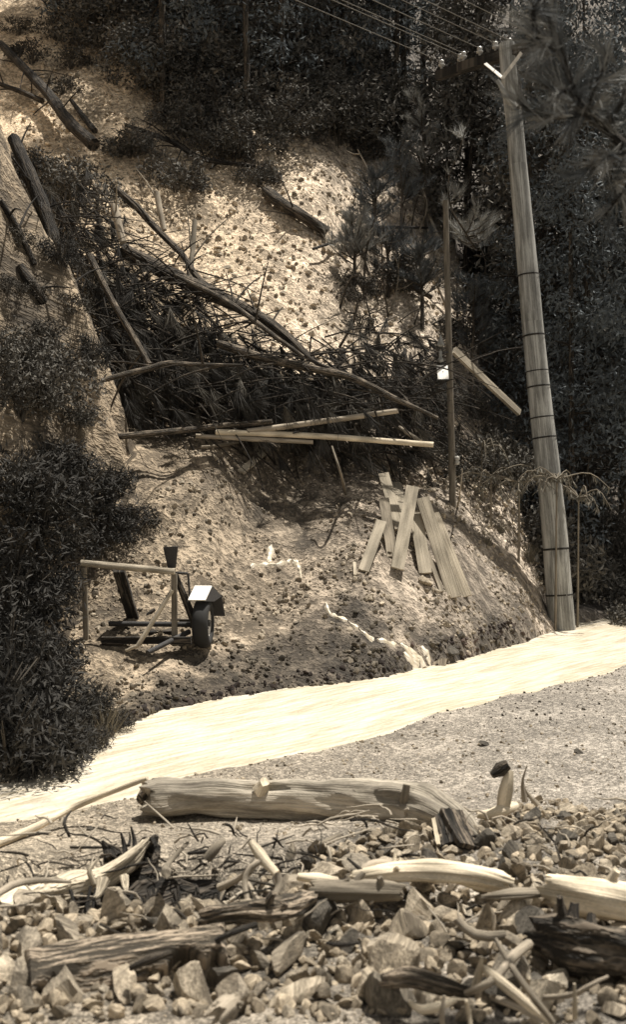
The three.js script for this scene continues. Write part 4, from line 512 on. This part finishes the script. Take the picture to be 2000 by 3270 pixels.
function shrubProto(seed, rad, h, n, leafLen, tone, stems, m, ratio = 0.4) { const r = RNG(seed), u = new THREE.Group(); u.name = 'shrub'; const L = new Leaves(), st = [];
  for (let k = 0; k < stems; k++) { const a = r() * 6.283, e = V(Math.cos(a) * rad * R(0.2, 0.9, r), h * R(0.5, 1, r), Math.sin(a) * rad * R(0.2, 0.9, r)); st.push(logGeo([V(e.x * 0.08, -0.1, e.z * 0.08), V(e.x * 0.4, e.y * 0.55, e.z * 0.4), e], [0.016, 0.011, 0.004], { seg: 4, step: 0.3 })); }
  for (let k = 0; k < n; k++) { const a = r() * 6.283, w = rad * Math.sqrt(r()), y = h * (0.08 + 0.92 * r() * Math.sqrt(Math.max(0.05, 1 - (w / rad) ** 2 * 0.8))); clump(L, V(Math.cos(a) * w, y, Math.sin(a) * w), 0.13 * rad + 0.05, 30, leafLen, leafLen * ratio, tone, r, 0.15); }
  part('stems', mergeGeometries(st), m, u).userData.kind = 'stuff'; part('foliage', L.geo(), M.leaf, u); return u; }
const sh = [shrubProto(31, 0.7, 0.9, 75, 0.085, darkA, 12, M.twig), shrubProto(32, 0.55, 0.6, 55, 0.08, darkA, 9, M.twig), shrubProto(33, 0.9, 1.3, 110, 0.1, darkA, 14, M.twig), shrubProto(34, 0.4, 0.45, 34, 0.07, [0.07, 0.062, 0.05], 8, M.twig), shrubProto(35, 0.5, 0.62, 60, 0.1, blackL, 34, M.twig, 0.22), shrubProto(36, 0.42, 0.8, 52, 0.12, blackL, 40, M.twig, 0.16)];
const usedShrub = new Set();
function ordinal(list, fmt) { const xOf = o => o.position.clone().project(camera).x; [...list].sort((a, b) => xOf(a) - xOf(b)).forEach((o, i) => { o.userData.label = fmt(ORD[i]); }); }
function shrub(k, p, s, label, group, sy = 1) { let o = usedShrub.has(k) ? sh[k].clone() : sh[k]; usedShrub.add(k); o.name = numbered('shrub'); o.userData = {}; tag(o, label, 'shrub', group); o.position.copy(p); o.scale.set(s, s * sy, s); o.rotation.y = R(0, 6.28); scene.add(o); return o; }
{ // the black bushes at the left, in front of the spur
  const lb = []; for (const [x, y, s, k] of [[20, 2470, 0.9, 4], [110, 2455, 0.75, 4], [190, 2440, 0.55, 5], [-40, 2400, 1.1, 4], [60, 2330, 1.0, 5], [150, 2330, 0.8, 4], [20, 2230, 1.1, 5], [120, 2210, 0.85, 5], [215, 2330, 0.5, 4], [-60, 2200, 1.2, 4], [170, 2150, 0.6, 4]]) lb.push(shrub(k, G(x, y), s, 'near black bush at the left stream bank', 'black bushes at the left bank'));
  ordinal(lb, n => `near black bush at the left stream bank, ${n} from the left edge`);
  const lc = []; for (const [x, y, s, k] of [[30, 2010, 1.2, 4], [130, 1960, 0.9, 5], [40, 1830, 1.1, 4], [230, 1790, 0.7, 4], [120, 1720, 1.1, 5], [330, 1730, 0.8, 4], [420, 1690, 0.6, 4], [50, 1620, 1.1, 4], [240, 1640, 1, 5], [160, 1530, 0.9, 4], [350, 1600, 0.7, 5]]) lc.push(shrub(k, G(x, y), s, '', 'dark bushes behind the trailer', 0.9));
  ordinal(lc, n => `dark bush on the bank behind the trailer, ${n} from the left`);
  const lk = []; for (const [x, y, s, k] of [[300, 2300, 0.45, 5], [360, 2330, 0.32, 4], [270, 2400, 0.4, 4]]) lk.push(shrub(k, G(x, y), s, '', 'ragged bushes at the bank corner'));
  ordinal(lk, n => `ragged low bush at the bank corner by the stream, ${n} from the left`);
  const lr = []; for (const [x, y, s, k] of [[120, 590, 0.8, 5], [165, 720, 0.7, 3], [195, 860, 0.6, 5], [230, 1000, 0.6, 3], [285, 1180, 0.55, 5], [60, 780, 0.5, 3], [110, 950, 0.5, 3], [150, 1080, 0.55, 3], [20, 930, 0.45, 3]]) lr.push(shrub(k, G(x, y), s, '', 'scrub on the left spur'));
  ordinal(lr, n => `small scrub bush on the bare left spur, ${n} from the left`);
  const ls = [], lu = [], ld = []; for (const [x, y, s, k] of [[60, 1330, 0.7, 0], [150, 1280, 0.8, 0], [250, 1360, 0.5, 1], [110, 1180, 0.7, 1], [30, 1250, 0.8, 0]]) ls.push(shrub(k, G(x, y), s, '', 'bushes on the left spur'));
  ordinal(ls, n => `dark bush at the foot of the bare left spur, ${n} from the left`);
  for (const [x, y, s, k] of [[180, 130, 1.2, 3], [100, 200, 1.2, 3], [230, 220, 1.1, 3], [60, 110, 1.0, 3], [200, 300, 0.9, 3]]) lu.push(shrub(k, G(x, y), s, '', 'bushes on the upper left slope'));
  ordinal(lu, n => `sparse bush on the pale upper left slope, ${n} from the left`);
  for (const [x, y, s, k] of [[420, 500, 1.0, 1], [560, 610, 1.2, 1], [390, 500, 0.9, 3], [100, 590, 1.0, 1], [170, 640, 1.1, 1], [240, 690, 1.1, 0], [830, 590, 0.8, 1]]) ld.push(shrub(k, G(x, y), s, '', 'bushes on the slide'));
  ordinal(ld, n => `dark uprooted bush lying on the pale slide, ${n} from the left`);
  const r = RNG(311); for (let k = 0; k < 64; k++) { const x = R(1.2, 6, r), d = R(15.2, 21, r); if (x < 3.2 && k % 5) continue; shrub([0, 1, 1, 3][k % 4], onG(x, d, -0.05), R(0.7, 1.35, r), 'dark undergrowth bush among the pines right of the slide', 'undergrowth right of the slide'); }
  for (let k = 0; k < 60; k++) { const x = R(-5.6, 1.6, r), d = forestLine(x) + R(-0.5, 2.6, r); shrub([0, 1, 2, 0][k % 4], onG(x, d, -0.08), R(0.8, 1.5, r), 'dark undergrowth bush along the lower edge of the forest', 'undergrowth along the forest edge', 0.9); }
  for (let k = 0; k < 16; k++) { const x = R(0.2, 2.8, r), d = R(16.2, 22, r); shrub(3, onG(x, d, -0.05), R(0.6, 1.1, r), 'low scrub bush at the right side of the pale slide', 'scrub beside the slide'); }
}
// fallen crowns: the dark brush heap in the gully, a mass nobody could count
{
  const r = RNG(123), L = new Leaves(), tw = []; const spine = [[230, 700, 16.8], [270, 800, 16.4], [290, 950, 15.6], [380, 930, 15.9], [350, 1100, 15.2], [450, 1050, 15.3], [520, 1000, 15.7], [480, 1170, 14.9], [600, 1110, 15.1], [740, 1150, 15], [600, 1240, 14.6], [760, 1250, 14.5], [900, 1200, 14.7], [1000, 1260, 14.4], [880, 1300, 14.3], [700, 1320, 14.2], [500, 1290, 14.4], [1100, 1270, 14.6], [1180, 1330, 14.4], [1300, 1350, 15.2], [1250, 1260, 15.6], [1020, 1330, 14], [400, 1230, 14.6], [1340, 1200, 16.8], [1180, 1170, 15.6]];
  for (const [x, y, d] of spine) { const c = P(x, y, d + 0.75); for (let k = 0; k < 52; k++) { const z = c.clone().add(V(gz(r) * 0.6, gz(r) * 0.5, gz(r) * 0.6)), ax = V(0.5 + gz(r) * 0.8, -1.0 + gz(r) * 0.7, gz(r) * 0.6).normalize(); tuft(L, z, ax, 50, 0.34, 0.009, r() < 0.7 ? [0.05, 0.046, 0.04] : [0.1, 0.09, 0.073], r, 0.42); }
    for (let k = 0; k < 48; k++) { const z = c.clone().add(V(gz(r) * 0.6, gz(r) * 0.55, gz(r) * 0.6)), dd = dirR(r); dd.x += 0.9; dd.y -= 0.6; dd.normalize(); const l = R(0.5, 1.5, r), e = z.clone().addScaledVector(dd, l); tw.push(logGeo([z, z.clone().lerp(e, 0.5).add(V(0, 0.05, 0.03)), e], [0.013, 0.009, 0.003], { seg: 4, step: 0.3 })); } }
  const u = thing('brush_heap', 'dark tangled heap of fallen crowns filling the gully', 'brush', P(700, 1300, 15)); u.userData.kind = 'stuff'; const mv = u.position; const lg = L.geo().translate(-mv.x, -mv.y, -mv.z), tg = mergeGeometries(tw).translate(-mv.x, -mv.y, -mv.z);
  part('foliage', lg, M.leaf, u); part('twigs', tg, M.bark, u);
}
// pine saplings with upright needle tufts
function pine(list, rad, label, nb, tone, tl = 0.24, group = 'pine saplings beside the slide') { const pts = lineP(list, 0), foot = pts[0].clone(), u = thing('pine_sapling', label, 'pine sapling', foot, group), q = pts.map(p => p.clone().sub(foot)), r = RNG(Math.round(list[0][0])), L = new Leaves(), c = new THREE.CatmullRomCurve3(q, false, 'centripetal');
  part('trunk', logGeo(q, [rad, rad * 0.8, rad * 0.6, rad * 0.3], { seg: 7, step: 0.15 }), M.bark2, u);
  for (let k = 0; k < nb; k++) { const t = 0.35 + 0.63 * r(), p = c.getPointAt(t), a = r() * 6.283, l = R(0.25, 0.75, r) * (1.2 - t * 0.6), e = p.clone().add(V(Math.cos(a) * l, l * 0.55, Math.sin(a) * l)), m = p.clone().lerp(e, 0.5).add(V(0, -0.05, 0)); part('branch', logGeo([p, m, e], [0.014, 0.01, 0.005], { seg: 4, step: 0.2 }), M.bark2, u); for (let j = 0; j < 12; j++) { const z = p.clone().lerp(e, 0.25 + 0.75 * r()).add(V(gz(r) * 0.05, gz(r) * 0.05, gz(r) * 0.05)), ax = e.clone().sub(m).normalize().add(V(0, 0.5, 0)).addScaledVector(dirR(r), 0.7).normalize(); tuft(L, z, ax, 13, tl * 0.75, 0.009, tone, r, 0.45); } }
  for (let j = 0; j < 8; j++) tuft(L, c.getPointAt(0.8 + 0.2 * r()), V(gz(r) * 0.5, 1, gz(r) * 0.5).normalize(), 10, tl * 0.8, 0.008, tone, r, 0.4); part('needles', L.geo(), M.leaf, u); }
const gN = [0.24, 0.235, 0.215], gD = [0.098, 0.103, 0.103];
pine([[1535, 800], [1480, 730, 17], [1442, 664, 16.8], [1436, 564, 16.8], [1464, 491, 16.8], [1500, 380, 16.8]], 0.035, 'bent pine sapling with a curved pale stem behind the slender post', 26, gN);
for (const [x0, y0, x1, y1, label] of [[1360, 760, 1340, 300, 'tall pine sapling left of the slender post top'], [1280, 760, 1275, 470, 'pine sapling at the right edge of the slide'], [1180, 800, 1200, 560, 'small pine sapling on the slide below the forest'], [1420, 700, 1425, 200, 'tallest pine sapling behind the slender post'], [1560, 900, 1540, 520, 'pine sapling between the post and the utility pole'], [1600, 1100, 1590, 700, 'pine sapling just left of the utility pole'], [1350, 1050, 1330, 760, 'low pine sapling behind the white notice'], [1500, 1250, 1510, 900, 'pine sapling above the slanting plank'], [1240, 950, 1225, 720, 'stunted pine sapling beside the stout dark log'], [1850, 1250, 1840, 700, 'dark pine sapling right of the utility pole'], [1950, 1400, 1960, 850, 'pine sapling at the right edge of the picture'], [1130, 930, 1120, 690, 'small pine sapling amid the pale scree']]) { const g = G(x0, y0), d = -g.z; pine([[x0, y0], [(x0 + x1) / 2 + 8, (y0 + y1) / 2, d], [x1, y1, d]], 0.04, label, 22, y0 > 1150 || x0 > 1800 ? gD : (x0 + y0) % 3 ? gN : gD); }
{ // the near pine reaching in at the upper right
  const foot = onG(2.75, 4.5, -0.2), u = thing('pine_tree', 'near pine whose needled boughs hang in at the upper right', 'pine tree', foot), r = RNG(808), L = new Leaves(), loc = (x, y, d) => P(x, y, d).sub(foot);
  part('trunk', logGeo([V(0, 0, 0), V(-0.05, 1.5, 0), V(0, 3.5, 0.1), V(0.1, 6, 0)], [0.13, 0.14, 0.1, 0.03], { seg: 12, step: 0.3 }), M.bark, u);
  const limbs = [[[[2760, 700, 4.45], [2300, 640, 4.37], [2010, 480, 4.29], [1930, 405, 4.29], [1876, 365, 4.21], [1830, 285, 4.21], [1796, 170, 4.21], [1740, 20, 4.21], [1715, -60, 4.21]], [0.035, 0.032, 0.03, 0.027, 0.024, 0.02, 0.017, 0.014, 0.009]], [[[1876, 365, 4.21], [1783, 374, 4.13], [1700, 360, 4.13], [1655, 318, 4.13]], [0.011, 0.008, 0.012, 0.007]], [[[1796, 170, 4.21], [1724, 133, 4.13], [1704, 33, 4.13], [1735, -30, 4.13]], [0.010, 0.008, 0.012, 0.008]], [[[1876, 365, 4.21], [1905, 270, 4.13], [1950, 180, 4.13]], [0.010, 0.007, 0.006]], [[[2010, 480, 4.29], [1930, 510, 4.21], [1850, 560, 4.21]], [0.010, 0.007, 0.006]], [[[2060, 500, 4.29], [2000, 600, 4.21], [1930, 690, 4.21]], [0.010, 0.007, 0.006]], [[[1930, 405, 4.29], [1985, 330, 4.21], [2020, 240, 4.21]], [0.014, 0.01, 0.006]], [[[1830, 285, 4.21], [1770, 290, 4.13], [1720, 250, 4.13]], [0.012, 0.009, 0.005]]];
  for (const [pts, rad] of limbs) { const q = pts.map(a => loc(...a)); part('bough', logGeo(q, rad, { seg: 7, step: 0.06 }), M.darkWood, u); const c = new THREE.CatmullRomCurve3(q, false, 'centripetal'), len = c.getLength(), n = Math.ceil(len / 0.024); for (let k = 0; k < n; k++) { const t = (k + r()) / n; if (pts.length > 6 && t < 0.33) continue; const ax = c.getTangentAt(t).multiplyScalar(0.7).add(dirR(r).multiplyScalar(0.8)).normalize(); tuft(L, c.getPointAt(t), ax, 26, 0.15, 0.0045, r() < 0.6 ? [0.25, 0.245, 0.225] : gD, r, 0.36); } }
  part('needles', L.geo(), M.leaf, u);
}
// drooping dead fronds round the foot of the utility pole, and grass tufts
{
  const r = RNG(616);
  const frond = (x, y, d, n, label) => { const c0 = P(x, y, d), L = new Leaves(), st = []; const u = thing('dead_bush', label, 'dead bush', V(c0.x, H(c0.x, d), c0.z)); const f = u.position;
    st.push(logGeo([V(0, -0.1, 0), c0.clone().sub(f).multiplyScalar(0.5), c0.clone().sub(f)], [0.02, 0.016, 0.012], { seg: 5, step: 0.2 }));
    for (let k = 0; k < n; k++) { const a = r() * 6.283, l = R(0.3, 0.75, r), s = c0.clone().sub(f), m = s.clone().add(V(Math.cos(a) * l * 0.6, R(0.02, 0.2, r), Math.sin(a) * l * 0.5)), e = m.clone().add(V(Math.cos(a) * l * 0.4, -R(0.1, 0.35, r), Math.sin(a) * l * 0.3)); st.push(logGeo([s, m, e], [0.01, 0.008, 0.004], { seg: 4, step: 0.12 })); for (let j = 0; j < 26; j++) { const p = r() < 0.4 ? s.clone().lerp(m, r()) : m.clone().lerp(e, r()), dd = V(gz(r) * 0.8, -0.8, gz(r) * 0.8).normalize(), q = R(0.5, 1.3, r); L.leaf(p, dd, dirR(r).cross(dd).normalize(), R(0.05, 0.12, r), 0.018, [0.17 * q, 0.155 * q, 0.125 * q]); } }
    part('stems', mergeGeometries(st), M.greyWood, u).userData.kind = 'stuff'; part('dead_leaves', L.geo(), M.leaf, u); };
  frond(1780, 1530, 14.9, 12, 'drooping dead bush hanging against the utility pole foot'); frond(1660, 1540, 15.3, 10, 'drooping dead bush left of the utility pole foot'); frond(1570, 1520, 15.4, 8, 'dead bush between the post and the utility pole'); frond(1850, 1590, 15.3, 7, 'small dead bush right of the utility pole foot'); frond(1540, 1430, 15.8, 7, 'dead weeping bush behind the slender post');
  const gp = (() => { const u = new THREE.Group(), L = new Leaves(); u.name = 'grass_tuft'; for (let k = 0; k < 130; k++) { const a = r() * 6.283, d = V(Math.cos(a) * R(0.1, 0.8, r), 1, Math.sin(a) * R(0.1, 0.8, r)).normalize(), q = R(0.5, 1.3, r); L.needle(V(gz(r) * 0.05, -0.02, gz(r) * 0.05), d, d.clone().cross(dirR(r)).normalize(), R(0.12, 0.36, r), 0.008, [0.2 * q, 0.175 * q, 0.13 * q]); } part('blades', L.geo(), M.leaf, u); return u; })();
  let first = true; for (const [x, y, s, label] of [[1690, 1790, 1.2, 'grass tuft on the bank crest left of the utility pole'], [1730, 1830, 1, 'grass tuft at the utility pole foot'], [1600, 1700, 0.8, 'grass tuft on the gravel crest right of the planks'], [1560, 1740, 0.8, 'low grass tuft on the gravel right of the planks'], [1820, 1900, 1.3, 'grass tuft right of the utility pole base'], [1900, 1900, 1.4, 'grass tuft in the dark hollow at the right'], [1960, 1880, 1.4, 'grass tuft at the right edge of the hollow'], [330, 2350, 1.3, 'pale grass tuft below the left black bushes'], [290, 2420, 1.3, 'pale grass tuft by the stream at the left']]) { const o = first ? gp : gp.clone(); first = false; o.name = numbered('grass_tuft'); o.userData = {}; tag(o, label, 'grass'); o.position.copy(G(x, y)); o.scale.setScalar(s); o.rotation.y = R(0, 6); scene.add(o); }
}
{ // twigs and chips too many to count, strewn over the rubble
  const r = RNG(717), tw = [[], []];
  for (let k = 0; k < 360; k++) { const tangle = k < 130, x = tangle ? R(-1.5, 0.2, r) : R(-2.2, 2.2, r), d = tangle ? R(5.1, 5.7, r) : R(4.2, 6.3, r); if (d > 6.2 + 0.3 * x + (tangle ? 0.4 : 0)) continue; const a = r() * 6.283, l = R(0.06, tangle ? 0.36 : 0.26, r), p = onG(x, d, R(0.01, tangle ? 0.2 : 0.1, r)), e = p.clone().add(V(Math.cos(a) * l, R(-0.1, 0.1, r), Math.sin(a) * l * 0.6)); const w = R(0.003, 0.008, r); tw[r() < (tangle ? 0.6 : 0.3) ? 1 : 0].push(logGeo([p, p.clone().lerp(e, 0.35).add(V(R(-0.02, 0.02, r), R(0, 0.03, r), 0)), p.clone().lerp(e, 0.7), e], [w, w, w * 0.8, w * 0.4], { seg: 5, step: 0.08 })); }
  tw.forEach((q, i) => { const m = new THREE.Mesh(mergeGeometries(q), i ? M.bark : M.twigPale); m.name = numbered('twig_litter'); m.userData = { kind: 'stuff', label: i ? 'dark broken twigs strewn over the rubble' : 'pale twigs and wood chips strewn over the rubble', category: 'twigs' }; scene.add(m); });
}
{ // a broad tree leaning in from the left, above the picture: it shades the black bushes and the left end of the stream
  const foot = onG(-5.4, 10.2, -0.2), u = thing('leaning_tree', 'broad tree leaning over the stream from beyond the left edge', 'tree', foot), r = RNG(4004), L = new Leaves(), limbs = [[[0, 0, 0], [0.5, 3, 0.1], [1.3, 5.4, 0], [3.2, 7.4, 0], [5.2, 8.5, 0.2]], [[1.3, 5.4, 0], [1.5, 6.6, 0.9], [2.2, 7.6, 1.6]], [[2.2, 6.5, 0], [3.4, 7.8, 1], [4.6, 8.6, 1.8]], [[1.3, 5.4, 0], [0.6, 6.8, 0.3], [0.3, 8, 0.6]]];
  limbs.forEach((a, i) => part(i ? 'limb' : 'trunk', logGeo(a.map(q => V(...q)), i ? [0.09, 0.06, 0.02] : [0.24, 0.2, 0.16, 0.1, 0.04], { seg: 10, step: 0.3 }), M.bark, u));
  for (let k = 0; k < 260; k++) { const c = V(R(0.8, 5.7, r), R(7.6, 9.4, r), R(-1.3, 2.2, r)); clump(L, c, 0.32, 50, 0.17, 0.07, darkA, r, 0.3); }
  part('crown', L.geo(), M.leaf, u);
}
scene.traverse(o => { if (o.isMesh) { o.castShadow = true; o.receiveShadow = true; } });
renderer.render(scene, camera);
